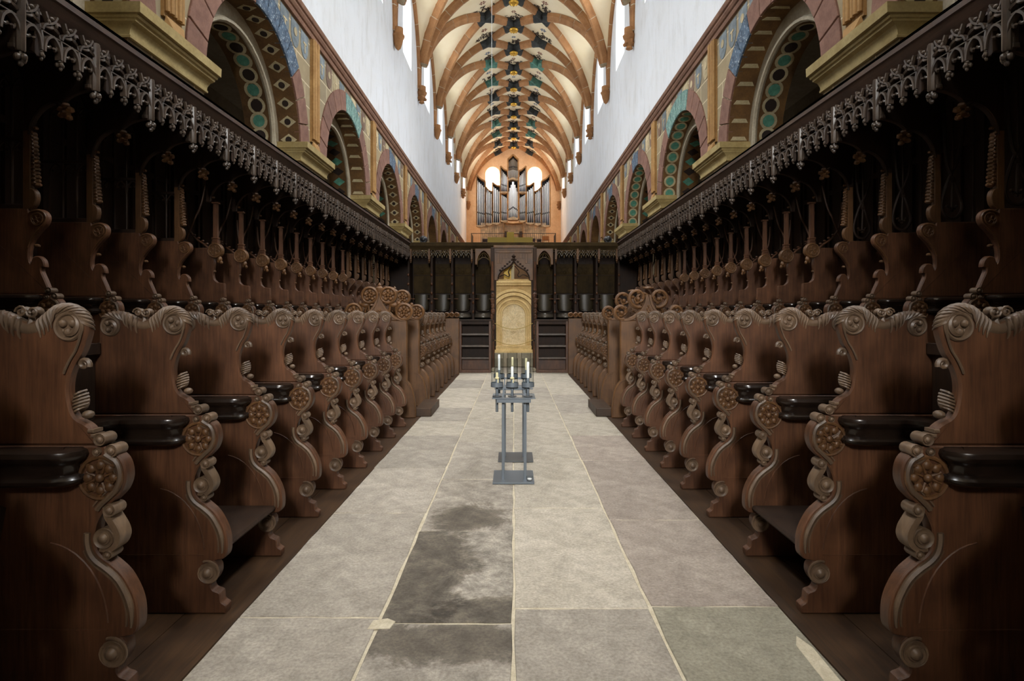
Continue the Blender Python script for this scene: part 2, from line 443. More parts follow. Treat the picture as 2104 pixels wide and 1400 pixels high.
# ---- paving
floor = MB().box(-1.44, 1.44, -4, 15.6, -0.06, -0.006).obj('floor', MORTAR, smooth=0)
tag(floor, 'pale mortar bed with large worn sandstone paving slabs down the choir aisle', 'floor', kind='structure')
cols = [(-1.412, -.68, [-1.3, .9, 3.0, 4.57, 5.89, 7.49, 8.48, 9.7, 10.9, 12.3, 13.8, 15.5]),
        (-.68, 0.0, [-1.6, .4, 1.6, 2.94, 4.19, 5.50, 7.12, 8.72, 10.4, 12.1, 13.7, 15.5]),
        (0.0, .72, [-1.2, 1.3, 3.09, 4.69, 6.28, 7.62, 9.2, 10.7, 12.4, 14.0, 15.5]),
        (.72, 1.412, [-1.5, 1.2, 3.11, 4.42, 6.22, 7.49, 9.15, 11.3, 13.4, 15.5])]
special = {(1, 2): SL_A.name, (3, 1): 'slab_green', (3, 2): 'slab_pink', (3, 3): 'slab_pink', (3, 4): 'slab_pink', (2, 2): 'slab_light', (2, 3): 'slab_light', (2, 4): 'slab_light'}
ST1 = slabmat('slab_stain_near', (0.33, 0.295, 0.25), (0.52, 0.475, 0.41), [(0.02, .50, .44, .20)])
ST2 = slabmat('slab_stain_mid', (0.31, 0.28, 0.235), (0.50, 0.455, 0.39), [(-.18, .02, .30, .85), (.25, -.55, .34, .24)])
ST3 = slabmat('slab_stain_far', (0.35, 0.31, 0.26), (0.54, 0.49, 0.42), [(0.0, -.36, .30, .34)])
for ci, (xa, xb, ys) in enumerate(cols):
    for ri, (ya, yb) in enumerate(zip(ys, ys[1:])):
        g = 0.008
        j = lambda: RND.uniform(-.006, .006)
        cx, cy = (xa + xb) / 2, (ya + yb) / 2
        hx, hy = (xb - xa) / 2 - g, (yb - ya) / 2 - g
        out = []
        cor = [(-hx, -hy), (hx, -hy), (hx, hy), (-hx, hy)]
        for a, b in zip(cor, cor[1:] + cor[:1]):
            for k in range(6): out.append((a[0] + (b[0] - a[0]) * k / 6 + j(), a[1] + (b[1] - a[1]) * k / 6 + j()))
        m = bpy.data.materials.get(special.get((ci, ri), 'slab_grey'))
        if ci == 1: m = {2: ST1, 3: ST2, 4: ST3}.get(ri, m)
        if cy > 7: m = SL_L if (ci + ri) % 3 else SL_A
        MB().plate(out, -0.04, RND.uniform(-.002, .002), 0.004, axis='z').obj('paving_slab', m, floor, (cx, cy, 0))
MB().plate([(-.06, -.05), (.05, -.045), (.065, .02), (.02, .05), (-.05, .03)], -.004, .004, .002, axis='z').obj('mortar_patch', MORTAR, floor, (-.66, 2.93, 0))
MB().plate([(-.05, -.16), (.02, -.17), (.03, .1), (0, .2), (-.04, .12)], -.004, .003, .002, axis='z').obj('mortar_patch', MORTAR, floor, (1.36, 2.62, 0))
# ground beyond the screen and in the aisles
gm = MB().box(-9, -1.44, Y0, 16, -.12, -.02).box(1.44, 9, Y0, 16, -.12, -.02).box(-9, 9, 15.6, Y1, -.12, -.01).box(-9, 9, Y0 - 1, -3.9, -.12, -.01)
tag(gm.obj('floor_nave', SL_A, smooth=0), 'sandstone nave floor beyond and around the choir', 'floor', kind='structure')

# ---- side walls
def soffit_medallion(kind):
    mb = MB()
    if kind == 'ring':
        mb.lathe([(.17, 0), (.17, .012), (.13, .012), (.13, .004)], (0, 0, 0), 'z', 16)
    elif kind == 'disc': mb.lathe([(.115, 0), (.115, .01), (.0, .014)], (0, 0, 0), 'z', 14)
    elif kind == 'lozenge': mb.plate([(-.17, 0), (0, -.12), (.17, 0), (0, .12)], 0, .01, .003, axis='z')
    elif kind == 'bar': mb.plate([(-.17, -.02), (.17, -.02), (.12, .06), (-.12, .06)], 0, .012, .003, axis='z')
    return mb
MED = {k: soffit_medallion(k) for k in ('ring', 'disc', 'lozenge', 'bar')}
MEDM = {}
def med(kind, m):
    if (kind, m.name) not in MEDM: MEDM[(kind, m.name)] = MED[kind].mesh('painted_' + kind, m)
    return MEDM[(kind, m.name)]
NV = 13
def vous_mesh(m):
    mb = MB(); out = []
    a0, a1 = -pi / NV / 2 + .006, pi / NV / 2 - .006
    r0, r1 = RA, RA + .50
    pts = [(r0 * sin(a0 + (a1 - a0) * i / 4), r0 * cos(a0 + (a1 - a0) * i / 4)) for i in range(5)] + \
          [(r1 * sin(a1 + (a0 - a1) * i / 4), r1 * cos(a1 + (a0 - a1) * i / 4)) for i in range(5)]
    mb.plate(pts, -.035, .10, .008, axis='x')
    return mb.mesh('voussoir', m)
VM = {m.name: vous_mesh(m) for m in (REDST, BLUEV, TEALV)}
def shield_mesh(m, wide):
    w_, h_ = (.30, .56)
    pts = cr([(-w_ / 2, 0), (-w_ / 2, -h_ * .6), (-w_ * .3, -h_ * .9), (0, -h_), (w_ * .3, -h_ * .9), (w_ / 2, -h_ * .6), (w_ / 2, 0)], 3)
    return MB().plate(pts, -.012, .01, .004, axis='x').mesh('painted_shield', m)
SHM = [shield_mesh(m, 0) for m in (SHB, SHC, SHR)]
RINGM = MB().lathe([(.085, -.018), (.085, -.012), (.055, -.012), (.055, -.018)], (0, 0, 0), 'x', 12).mesh('shield_charge', SHC)
BARM = MB().box(-.018, 0, -.09, .09, -.02, .02).box(-.018, 0, -.02, .02, -.2, .02).mesh('shield_charge', SHC)

for s in (-1, 1):
    SN = SIDE[s]
    # --- arcade wall
    mb = MB()
    for i in range(len(PILS) - 1):
        ya, yb = PILS[i], PILS[i + 1]
        arch_panel(mb, s * D, ya, yb, 0, ZST + .1, (ya + yb) / 2, RA, 0, ZI, 20)
    mb.add([(s * D, PILS[-1], 0), (s * D, Y1, 0), (s * D, Y1, ZST + .1), (s * D, PILS[-1], ZST + .1)], [(0, 1, 2, 3)])
    mb.add([(s * D, Y0, 0), (s * D, PILS[0], 0), (s * D, PILS[0], ZST + .1), (s * D, Y0, ZST + .1)], [(0, 1, 2, 3)])
    wall = mb.obj('wall_' + SN, SPAN, smooth=0)
    tag(wall, 'round-arched sandstone arcade of the nave above the %s stalls with painted shields' % SN, 'wall', kind='structure')
    # inner orders of the arches
    mb1, mb2, mb3 = MB(), MB(), MB()
    X1, X2, X3 = s * D, s * (D + .42), s * (D + .95)
    R2 = 1.52
    for i in range(len(PILS) - 1):
        yc = (PILS[i] + PILS[i + 1]) / 2
        A = arch_face(yc, 0, RA, 0, ZI, 20); B = arch_face(yc, 0, R2, 0, ZI, 20); k = len(A)
        mb1.add([(X1, *p) for p in A] + [(X2, *p) for p in A], [(a, a + 1, k + a + 1, k + a) for a in range(k - 1)])
        mb2.add([(X2, *p) for p in A] + [(X2, *p) for p in B], [(a, a + 1, k + a + 1, k + a) for a in range(k - 1)])
        mb2.tube([(X2 - s * .02, *p) for p in B], .05, 6)
        mb3.add([(X2, *p) for p in B] + [(X3, *p) for p in B], [(a, a + 1, k + a + 1, k + a) for a in range(k - 1)])
        arch_panel(mb3, X3, PILS[i], PILS[i + 1], 0, 9, yc, R2, 0, ZI, 20)
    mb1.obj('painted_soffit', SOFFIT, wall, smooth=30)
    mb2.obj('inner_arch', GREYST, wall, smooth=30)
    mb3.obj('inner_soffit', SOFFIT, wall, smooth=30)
    for i in range(1, len(PILS) - 1):
        ya, yb = PILS[i], PILS[i + 1]; yc = (ya + yb) / 2
        if yc < 3: continue
        # voussoirs of the red face arch
        for k in range(NV):
            a = pi * (k + .5) / NV - pi / 2
            m = REDST
            if i == 2 and s < 0 and k in (6, 7, 8, 9): m = BLUEV
            if i == 2 and s > 0 and k in (8, 9): m = BLUEV
            if i == 3 and ((s < 0 and k in (6, 7, 8)) or (s > 0 and k in (5, 6, 7, 8))): m = TEALV
            if i in (4, 5, 6) and k in (6, 7): m = BLUEV
            inst('voussoir', VM[m.name], wall, (s * D, yc, ZI), (-a, 0, 0), (s, 1, 1))
        # painted soffit medallions (outer order near bays)
        if i <= 5:
            kinds = {(2, -1): ('lozenge', CREAMP), (2, 1): ('bar', CREAMP), (3, -1): ('bar', CREAMP), (3, 1): ('disc', GREENP), (4, -1): ('lozenge', CREAMP), (4, 1): ('disc', GREENP)}
            kd, km = kinds.get((i, s), ('lozenge', CREAMP))
            for k in range(9):
                a = R(4 + 11 * k)
                for (rr, xx, kk, mm) in ((RA, D + .21, kd, km), (R2, D + .66, 'disc' if i == 2 else 'lozenge', GREENP if k % 2 else DARKP)):
                    p = (s * xx, yc + (rr - .004) * cos(a), ZI + (rr - .004) * sin(a))
                    inst('painted_' + kk, med(kk, mm), wall, p, (a + pi / 2, 0, 0))
                    if kk == 'disc':
                        inst('painted_ring', med('ring', CREAMP), wall, p, (a + pi / 2, 0, 0))
                    if kk == 'lozenge' and rr == RA:
                        inst('painted_disc', med('disc', DARKP), wall, (p[0], yc + (rr - .016) * cos(a), ZI + (rr - .016) * sin(a)), (a + pi / 2, 0, 0), (.55, .55, 1))
        # shields under the string course
        if i <= 7:
            n = 9
            for k in range(n):
                yy = ya + .28 + (BAY - .56) * (k + .5) / n
                if abs(yy - yc) < 1.0 and k % 2: zt = ZST - .08
                q = (k * 2 + i + (s > 0)) % 3 if not (i == 2) else (0 if k > 4 or s > 0 else 1)
                sc_ = (s, 1.35, .95 if abs(yy - yc) > .9 else .62)
                inst('painted_shield', SHM[q], wall, (s * D, yy, ZST - .05), None, sc_)
                if abs(yy - yc) > .9 and i < 5:
                    inst('shield_charge', (RINGM if (k + (s > 0)) % 2 else BARM), wall, (s * (D - .004), yy, ZST - .27), None, (s, 1, 1))
    # imposts, pilasters
    prof = [(0, -.30), (.045, -.30), (.05, -.275), (.035, -.265), (.04, -.22), (.075, -.16), (.125, -.13), (.13, -.105), (.155, -.095), (.165, -.07), (.15, -.06), (.20, -.05), (.205, .07), (0, .07)]
    for i in range(1, len(PILS)):
        y = PILS[i]
        if y < 1: continue
        hw = BAY / 2 - RA
        rows = []
        for (d, z) in prof:
            rows.append((d, z))
        mbI = MB(); n = len(rows); vs = []
        for (d, z) in rows:
            e = d * .45
            vs += [(s * (D + .5), y - hw - e, ZI + z), (s * (D - d), y - hw - e, ZI + z), (s * (D - d), y + hw + e, ZI + z), (s * (D + .5), y + hw + e, ZI + z)]
        fs = []
        for k in range(n - 1):
            for q in range(3): fs.append((k * 4 + q, k * 4 + q + 1, (k + 1) * 4 + q + 1, (k + 1) * 4 + q))
        fs += [(0, 1, 2, 3), tuple(range((n - 1) * 4, n * 4))]
        mbI.add(vs, fs).obj('impost', YELST, wall, smooth=25)
        mbP = MB().box(min(s * (D - .04), s * (D + .05)), max(s * (D - .04), s * (D + .05)), y - .20, y + .20, ZI + .28, ZST + .02)
        for o, rr in ((-.165, .032), (-.085, .045), (.0, .03), (.085, .045), (.165, .032)): mbP.lathe([(rr, ZI + .34), (rr, ZST)], (s * (D - .065), y + o, 0), 'z', 8)
        mbP.add([(s * (D - .07), y - .2, ZI + .28), (s * (D - .07), y + .2, ZI + .28), (s * (D - .14), y + .1, ZI + .08), (s * (D - .14), y - .1, ZI + .08), (s * D, y - .2, ZI + .06), (s * D, y + .2, ZI + .06)],
                [(0, 1, 2, 3), (0, 3, 4), (1, 5, 2), (3, 2, 5, 4)])
        mbP.obj('pilaster', PILST, wall, smooth=30)
    # string course
    pr = [(0, 0), (.05, 0), (.07, .05), (.07, .08), (.10, .10), (.13, .15), (.13, .19), (.16, .21), (.18, .26), (.18, .30), (0, .34)]
    mbS = MB(); n = len(pr); ys = [Y0, Y1]
    mbS.add([(s * (D - a), y, ZST + b) for y in ys for a, b in pr], [(i, i + 1, n + i + 1, n + i) for i in range(n - 1)])
    tr = mbS.obj('trim_%d' % (1 if s < 0 else 2), stone('string_stone', (0.16, 0.075, 0.045), (0.27, 0.14, 0.085), 3.0), smooth=25)
    tag(tr, 'moulded red-brown string course along the %s nave wall' % SN, 'trim', kind='structure')
    # --- white clerestory wall with windows
    mb = MB()
    for i in range(len(STN) - 1):
        ya, yb = STN[i], STN[i + 1]
        arch_panel(mb, s * D, ya, yb, ZST + .3, 16.2, (ya + yb) / 2, .95, 12.0, 14.3, 14, s * .9, .55, 12.6)
    up = mb.obj('wall_clerestory_' + SN, PLASTER, smooth=30)
    tag(up, 'white plastered clerestory wall on the %s of the nave' % SN, 'wall', kind='structure')
    for i in range(len(STN) - 1):
        yc = (STN[i] + STN[i + 1]) / 2
        f = arch_face(yc, 0, .56, 12.6, 14.3, 14)
        wn = MB().add([(s * (D + .88), *p) for p in f], [tuple(range(len(f)))]).obj('window_%d' % (i + (0 if s < 0 else 12)), PANE, smooth=0)
        tag(wn, 'bright round-headed clerestory window, %s along the %s wall' % (ORD[i], SN), 'window', kind='structure')
    # aisle shell
    mb = MB().box(min(s * 8.6, s * 8.9), max(s * 8.6, s * 8.9), Y0, Y1, 0, 9.2)
    o = mb.obj('wall_aisle_' + SN, stone('aisle_plaster', (0.30, 0.25, 0.18), (0.42, 0.36, 0.27), 1.0), smooth=0)
    tag(o, 'dim outer wall of the %s side aisle' % SN, 'wall', kind='structure')
    mb = MB().box(min(s * 5.3, s * 8.9), max(s * 5.3, s * 8.9), Y0, Y1, 8.0, 8.2)
    o = mb.obj('ceiling_aisle_' + SN, bpy.data.materials['aisle_plaster'], smooth=0)
    tag(o, 'dim plastered ceiling of the %s side aisle' % SN, 'ceiling', kind='structure')

# ---- east (behind the viewer) and west walls
tmp = MB()
arch_panel(tmp, 0, -9, 9, 0, 17.5, 0, 1.35, 4.0, 6.0, 18, -.5, 1.25, 4.1)
o = MB().add([(p[1], Y0 + p[0], p[2]) for p in tmp.v], tmp.f).obj('wall_east', GREYST, smooth=0)
tag(o, 'plain stone wall closing the choir behind the viewer', 'wall', kind='structure')
tmp = MB()
arch_panel(tmp, 0, -D, D, 0, 17.2, 0, .52, 3.5, 5.6, 18, -.3)  # added wall, its high slit dims the east light on the near stalls
o = MB().add([(p[1], -2.4 + p[0], p[2]) for p in tmp.v], tmp.f).obj('wall_light_baffle', GREYST, smooth=0)
tag(o, 'unseen stone wall added behind the viewer, its narrow opening shaping the east light', 'wall', kind='structure')
f = arch_face(0, 0, 1.26, 4.1, 6.0, 18)
wn = MB().add([(p[0], Y0 - .45, p[1]) for p in f], [tuple(range(len(f)))]).obj('window_27', PANEE, smooth=0)
tag(wn, 'unseen round-headed east window added behind the viewer to light the stalls', 'window', kind='structure')
mb = MB(); WX, WHW = 1.96, .68
tmp = MB()
arch_panel(tmp, 0, -9, 0, 0, 18, -WX, WHW, 11.2, 14.6, 16, .6, .5, 11.5)
arch_panel(tmp, 0, 0, 9, 0, 18, WX, WHW, 11.2, 14.6, 16, .6, .5, 11.5)
mb.add([(p[1], Y1 + p[0], p[2]) for p in tmp.v], tmp.f)
ww = mb.obj('wall_west', WESTW, smooth=0)
tag(ww, 'orange stone west wall behind the organ, glow put into its colour', 'wall', kind='structure')
for q in (-1, 1):
    f = arch_face(q * WX, 0, .52, 11.4, 14.6, 14)
    wn = MB().add([(p[0], Y1 + .55, p[1]) for p in f], [tuple(range(len(f)))]).obj('window_%d' % (25 + (q > 0)), PANEW, smooth=0)
    tag(wn, 'glaring round-headed west window %s of the organ tower' % SIDE[q], 'window', kind='structure')

# ---- vault
def T(x):
    return ZS + RISE * sqrt(max(0.0, 1 - min(1.0, abs(x) / D) ** 2))
def wallrib(t): return ZS + LUN * sqrt(max(0.0, 1 - (2 * t - 1) ** 2))
def webz(x, t):
    tt = min(t, 1 - t); xg = D - (4 / 3) * D * tt; ax = abs(x)
    if ax <= xg + 1e-6: return T(x)
    k = (ax - xg) / max(1e-6, D - xg)
    return T(xg) + (wallrib(t) - T(xg)) * k
mb = MB(); NY, NX = 20, 48
vs = []; ny = (len(STN) - 1) * NY
for i in range(ny + 1):
    y = STN[0] + 5.5 * i / NY; t = (i % NY) / NY
    for j in range(NX + 1):
        a = -pi / 2 + pi * j / NX
        x = D * sin(a) * (1.0 if abs(sin(a)) < 1 else 1)
        vs.append((x, y, webz(x, t)))
fs = [(i * (NX + 1) + j, i * (NX + 1) + j + 1, (i + 1) * (NX + 1) + j + 1, (i + 1) * (NX + 1) + j) for i in range(ny) for j in range(NX)]
ceil = mb.add(vs, fs).obj('ceiling', WEB, smooth=30)
tag(ceil, 'cream net vault with orange sandstone ribs and painted collars', 'ceiling', kind='structure')
RPROF = [(-.17, .05), (.17, .05), (.17, -.12), (.12, -.17), (.10, -.27), (.05, -.34), (-.05, -.34), (-.10, -.27), (-.12, -.17), (-.17, -.12)]
CPROF = [(a * .93, b * .93 if b < 0 else b) for a, b in RPROF]
SPROF = [(a * 1.08, b * 1.07 if b < 0 else b) for a, b in RPROF]
def rib_path(xa, ya, xb, yb, n=40, wallr=None):
    out = []
    if wallr is not None:
        x, y0_ = wallr
        for i in range(n + 1):
            t = .5 - .5 * cos(pi * i / n); out.append((x, y0_ + 5.5 * t, wallrib(t)))
        return out
    ta, tb = math.acos(max(-1, min(1, abs(xa) / D))), math.acos(max(-1, min(1, abs(xb) / D)))
    sg = 1 if (xa + xb) > 0 else -1
    for i in range(n + 1):
        th = ta + (tb - ta) * i / n; x = sg * D * cos(th)
        k = (x - xa) / (xb - xa) if abs(xb - xa) > 1e-6 else 0
        out.append((x, ya + (yb - ya) * k, T(x)))
    return out
def cut(path, L0, L1):
    """portion of a polyline between two arc lengths"""
    out = []; acc = 0.0
    for a, b in zip(path, path[1:]):
        a, b = Vector(a), Vector(b); d = (b - a).length
        if acc + d >= L0 and acc <= L1:
            if not out: out.append(tuple(a.lerp(b, max(0, (L0 - acc) / d))))
            if acc + d <= L1: out.append(tuple(b))
            else: out.append(tuple(a.lerp(b, (L1 - acc) / d))); break
        acc += d
    return out
def plen(p): return sum((Vector(b) - Vector(a)).length for a, b in zip(p, p[1:]))
far = MB(); WR = D - .12
def rib(path, detail, c0=0.0, c1=0.0, small=1.0):
    Lt = plen(path); n = max(1, round((Lt - c0 - c1) / .95))
    prof = [(a * small, b * small) for a, b in RPROF]; cp = [(a * small, b * small) for a, b in CPROF]
    core = None
    if detail: core = MB().sweep(path, cp, up=(0, 0, 1)).obj('rib', MORTAR, ceil, smooth=40)
    else: far.sweep(path[::4] + ([path[-1]] if (len(path) - 1) % 4 else []), cp, up=(0, 0, 1))
    st = (Lt - c0 - c1) / n
    for k in range(n):
        p = cut(path, c0 + k * st + .018, c0 + (k + 1) * st - .018)
        if len(p) > 5: p = p[::2] + ([p[-1]] if (len(p) - 1) % 2 else [])
        if detail: MB().sweep(p, prof, up=(0, 0, 1)).obj('voussoir', RIB, core, smooth=40)
        else: farst.sweep(p[::2] + ([p[-1]] if (len(p) - 1) % 2 else []), prof, up=(0, 0, 1))
farst = MB()
boss_me = MB().lathe([(.10, 0), (.30, .02), (.34, .08), (.30, .14), (.20, .17), (.16, .14), (.08, .15), (.0, .17)], (0, 0, 0), 'z', 16)
for k in range(8): boss_me.ball((.25 * cos(k * pi / 4), .25 * sin(k * pi / 4), .14), .055, 6, 4)
boss_me = boss_me.mesh('boss', GOLD)
corb = MB().lathe([(.02, 0), (.10, .08), (.16, .25), (.20, .42), (.24, .48), (.24, .54), (.19, .58), (.19, .80)], (0, 0, 0), 'z', 10)
corb_me = corb.mesh('corbel', RIB)
corbw = MB().lathe([(.03, 0), (.13, .05), (.10, .14), (.20, .24), (.16, .34), (.24, .46), (.25, .52), (.19, .58), (.19, .80)], (0, 0, 0), 'z', 10)
for k in range(6): corbw.ball((.17 * cos(k), .17 * sin(k), .2 + .05 * (k % 3)), .07, 6, 4)
corbw_me = corbw.mesh('corbel', RIB)
def sprigs(cx, cy, seed):
    rn = random.Random(seed); mb = MB()
    def leaf(x, y, a, r):
        t = .0
        pts = [(x + r * cos(a), y + r * sin(a)), (x + r * .5 * cos(a + 1.6), y + r * .5 * sin(a + 1.6)), (x - r * cos(a), y - r * sin(a)), (x + r * .5 * cos(a - 1.6), y + r * .5 * sin(a - 1.6))]
        mb.add([(px, py, T(px) - .012) for px, py in pts] + [(px, py, T(px) - .02) for px, py in pts], [(4, 5, 6, 7), (0, 1, 5, 4), (1, 2, 6, 5), (2, 3, 7, 6), (3, 0, 4, 7)])
    for k in range(16):
        x = cx + rn.uniform(-.55, .55); y = cy - rn.uniform(.28, .8) * (1 - abs(x - cx) * .5)
        for q in range(4): leaf(x + rn.uniform(-.07, .07), y + rn.uniform(-.1, .1), rn.uniform(0, 6.3), rn.uniform(.04, .08))
        leaf((x + cx * .15 + x * .0) / 1.15, (y + cy) / 2 - .12, 1.5, .10)
    return mb
def star(cx, cy, r=.17):
    mb = MB()
    for k in range(6):
        a = k * pi / 3
        pts = [(cx + .03 * cos(a), cy + .03 * sin(a)), (cx + r * .7 * cos(a - .3), cy + r * .7 * sin(a - .3)), (cx + r * cos(a), cy + r * sin(a)), (cx + r * .7 * cos(a + .3), cy + r * .7 * sin(a + .3))]
        mb.add([(px, py, T(px) - .012) for px, py in pts] + [(px, py, T(px) - .02) for px, py in pts], [(4, 5, 6, 7), (0, 1, 5, 4), (1, 2, 6, 5), (2, 3, 7, 6), (3, 0, 4, 7)])
    return mb
def collar(arms, m, name='painted_collar'):
    mb = MB()
    for p in arms: mb.sweep(p, SPROF, up=(0, 0, 1))
    mb.obj(name, m, ceil, smooth=40)
x3 = D / 3
for i, y in enumerate(STN):
    if y < 15: continue
    last = i == len(STN) - 1
    dt = y < 36
    for s in (-1, 1):
        inst('corbel', corb_me if (i + (s > 0)) % 2 else corbw_me, ceil, (s * (D - .16), y, ZS - .66))
        inst('vent_hole', MB().lathe([(.09, 0), (.09, .03), (.02, .03)], (0, 0, 0), 'z', 8).mesh('vent_hole', VOID), ceil, (s * (D - .9), y + 1.5, webz(D - .9, 1.5 / 5.5) - .01)) if not last else None
        # transverse stem S -> Y, then Y -> R
        pa = rib_path(s * WR, y, s * x3, y)
        rib(pa, dt, 0, .35)
        arms = [cut(pa, plen(pa) - .45, plen(pa))]
        for dy in (-1, 1):
            if last and dy > 0: continue
            pb = rib_path(s * x3, y, 0, y + dy * 5.5 / 4, 14)
            rib(pb, dt, .45, .55)
            arms.append(cut(pb, 0, .5))
        collar(arms, NAVY if i % 2 else TEAL)
        sprigs(s * x3, y - .1, i * 7 + s).obj('painted_sprigs', SPRIG, ceil, smooth=0)
        star(s * (x3 + .1), y - 1.25).obj('painted_star', STARB if (i + s) % 3 else STARR, ceil, smooth=0)
        if last: continue
        # diagonals S -> X and X -> R
        ym = y + 2.75; arms = []
        for (yy, dy) in ((y, 1), (y + 5.5, -1)):
            pa = rib_path(s * WR, yy, s * x3, ym)
            rib(pa, dt, 0, .4)
            arms.append(cut(pa, plen(pa) - .5, plen(pa)))
            pb = rib_path(s * x3, ym, 0, ym + dy * 5.5 / 4, 14)
            rib(pb, dt, .45, .55)
            arms.append(cut(pb, 0, .5))
        collar(arms, TEAL if i % 2 else NAVY)
        sprigs(s * x3, ym - .15, i * 13 + s + 50).obj('painted_sprigs', SPRIG, ceil, smooth=0)
        star(s * (x3 + .05), ym - 1.2).obj('painted_star', STARR if (i + s) % 3 else STARB, ceil, smooth=0)
        rib(rib_path(0, 0, 0, 0, 36, wallr=(s * (D - .03), y)), dt, 0, 0, .6)
    for dy in (-1, 1):
        if last and dy > 0: continue
        yr = y + dy * 5.5 / 4; arms = []
        for s in (-1, 1):
            pb = rib_path(0.0, yr, s * x3, y, 14); arms.append(cut(pb, 0, .6))
            pb = rib_path(0.0, yr, s * x3, y + dy * 2.75, 14); arms.append(cut(pb, 0, .6))
        collar(arms, NAVY)
        inst('boss', boss_me, ceil, (0, yr, T(0) - .32), (pi, 0, 0), (.72, .72, 1))
        sprigs(0, yr - .15, i * 3 + dy + 90).obj('painted_sprigs', SPRIG, ceil, smooth=0)
        star(0, yr - 1.15, .13).obj('painted_star', STARB if dy > 0 else STARR, ceil, smooth=0)
far.obj('rib_mortar', MORTAR, ceil, smooth=40, kind='stuff')
farst.obj('rib_stones', RIB, ceil, smooth=40, kind='stuff')
cab = MB().tube([(-.45, 12, 5.35), (-.45, 12, T(.45) - .02)], .004, 5).obj('hanging_cable', plain('cable_white', (.8, .8, .78), .5))
tag(cab, 'thin pale cable hanging straight down from the vault', 'cable')

# ------------------------------------------------------------------ choir stalls
TH = .062
LOWER = [(1.49, 0), (1.487, .04), (1.514, .062), (1.520, .105), (1.556, .122), (1.566, .15), (1.544, .175), (1.528, .21), (1.531, .248), (1.548, .272),
         (1.503, .284), (1.484, .31), (1.481, .36), (1.487, .41), (1.505, .46), (1.54, .52), (1.588, .565), (1.625, .592), (1.647, .62), (1.656, .66),
         (1.653, .70), (1.64, .74), (1.615, .78), (1.583, .812), (1.548, .85), (1.531, .90), (1.536, .95), (1.555, .985), (1.585, 1.005), (1.62, 1.03)]
BULGE = [(1.49, 0), (1.478, .1), (1.474, .25), (1.478, .36), (1.49, .43), (1.515, .49), (1.56, .55), (1.60, .585), (1.64, .62), (1.656, .66),
         (1.653, .70), (1.64, .74), (1.615, .78), (1.583, .812), (1.548, .85), (1.531, .90), (1.536, .95), (1.555, .985), (1.585, 1.005), (1.62, 1.03)]
WINGF = [(1.646, 1.03), (1.655, 1.058), (1.672, 1.095), (1.695, 1.116), (1.736, 1.141), (1.757, 1.185), (1.766, 1.25), (1.758, 1.31), (1.736, 1.36), (1.712, 1.40),
         (1.695, 1.45), (1.687, 1.49), (1.695, 1.53), (1.722, 1.567), (1.77, 1.588), (1.82, 1.581), (1.86, 1.55), (1.893, 1.524), (1.925, 1.517), (1.96, 1.528),
         (2.02, 1.556), (2.08, 1.562), (2.13, 1.542), (2.15, 1.50), (2.152, 1.40), (2.20, 1.39)]
def offs(pts, d):
    out = []
    for i, q in enumerate(pts):
        a = Vector(pts[max(0, i - 1)]); b = Vector(pts[min(len(pts) - 1, i + 1)]); t = (b - a).normalized()
        out.append((q[0] - t.y * -d, q[1] - t.x * d))
    return out
OX = 1.8
_cache = {}
def M_(key, fn):
    if key not in _cache: _cache[key] = fn()
    return _cache[key]
def B2(pts): return [(p[0], p[1]) for p in pts]
def lower_me(kind):
    src = LOWER if kind == 'carved' else BULGE
    pts = B2(cr([(a, b, 0) for a, b in src], 3)) + [(2.20, 1.03), (2.20, 0)]
    mb = MB().plate(pts, 0, TH, .006)
    return mb.move((-OX, 0, 0)).mesh('divider', OAK)
def bead_me(kind):
    """worn raised mouldings following the front edge of a divider"""
    mb = MB()
    src = LOWER if kind == 'carved' else BULGE
    c = B2(cr([(a, b, 0) for a, b in src], 3))
    i0 = next(i for i, p in enumerate(c) if p[1] > (.30 if kind == 'carved' else .34)); 
    i1 = next(i for i, p in enumerate(c) if p[1] > .60)
    leg = offs(c[i0:i1 + 8], .024)
    mb.tube([(x, -.004, z) for x, z in leg], [.013 * (.35 + .65 * min(1, k / 6)) for k in range(len(leg))], 6)
    leg2 = offs(c[i0:i1 + 4], .045)
    mb.tube([(x, -.001, z) for x, z in leg2], .005, 5)
    j0 = next(i for i, p in enumerate(c) if p[1] > .76)
    top = offs(c[j0:-2], .020); mb.tube([(x, -.004, z) for x, z in top], .011, 6)
    top = offs(c[j0:-2], .042); mb.tube([(x, -.001, z) for x, z in top], .005, 5)
    return mb.move((-OX, 0, 0)).mesh('edge_moulding', OAKW)
def roll_me(x, z, r):
    mb = MB().lathe([(r * .2, -.014), (r * .62, -.012), (r * .68, -.006), (r * .80, -.006), (r, -.012), (r * 1.04, -.004), (r * 1.0, .01), (r, TH - .006), (r * .9, TH)], (x, 0, z), 'y', 14)
    mb.ball((x, -.010, z), (r * .5, r * .42, r * .5), 10, 6)
    if r > .045: mb.tube(spiral((x, z), .062, .044, 1.2, .9, 20, -.006), .006, 5)
    return mb.move((-OX, 0, 0)).mesh('scroll_roll', OAKW)
ROLLS = ((1.627, 1.056, .024), (1.583, 1.012, .025), (1.640, 1.008, .016), (1.590, .778, .025), (1.612, .668, .040), (1.597, .602, .018), (1.580, .214, .050))
def volute_me():
    mb = MB().sweep(cr([(1.607, .03, .79), (1.602, .03, .755), (1.585, .03, .725), (1.568, .03, .695), (1.562, .03, .665), (1.575, .03, .635), (1.60, .03, .622), (1.63, .03, .628)], 4),
             [(-.012, -.036), (.012, -.036), (.016, 0), (.012, .036), (-.012, .036)], up=(0, 1, 0))
    return mb.move((-OX, 0, 0)).mesh('volute', OAKW)
def rolls(t, n):
    for q in range(n): inst('scroll_roll', M_(('roll', q), lambda: roll_me(*ROLLS[q])), t)
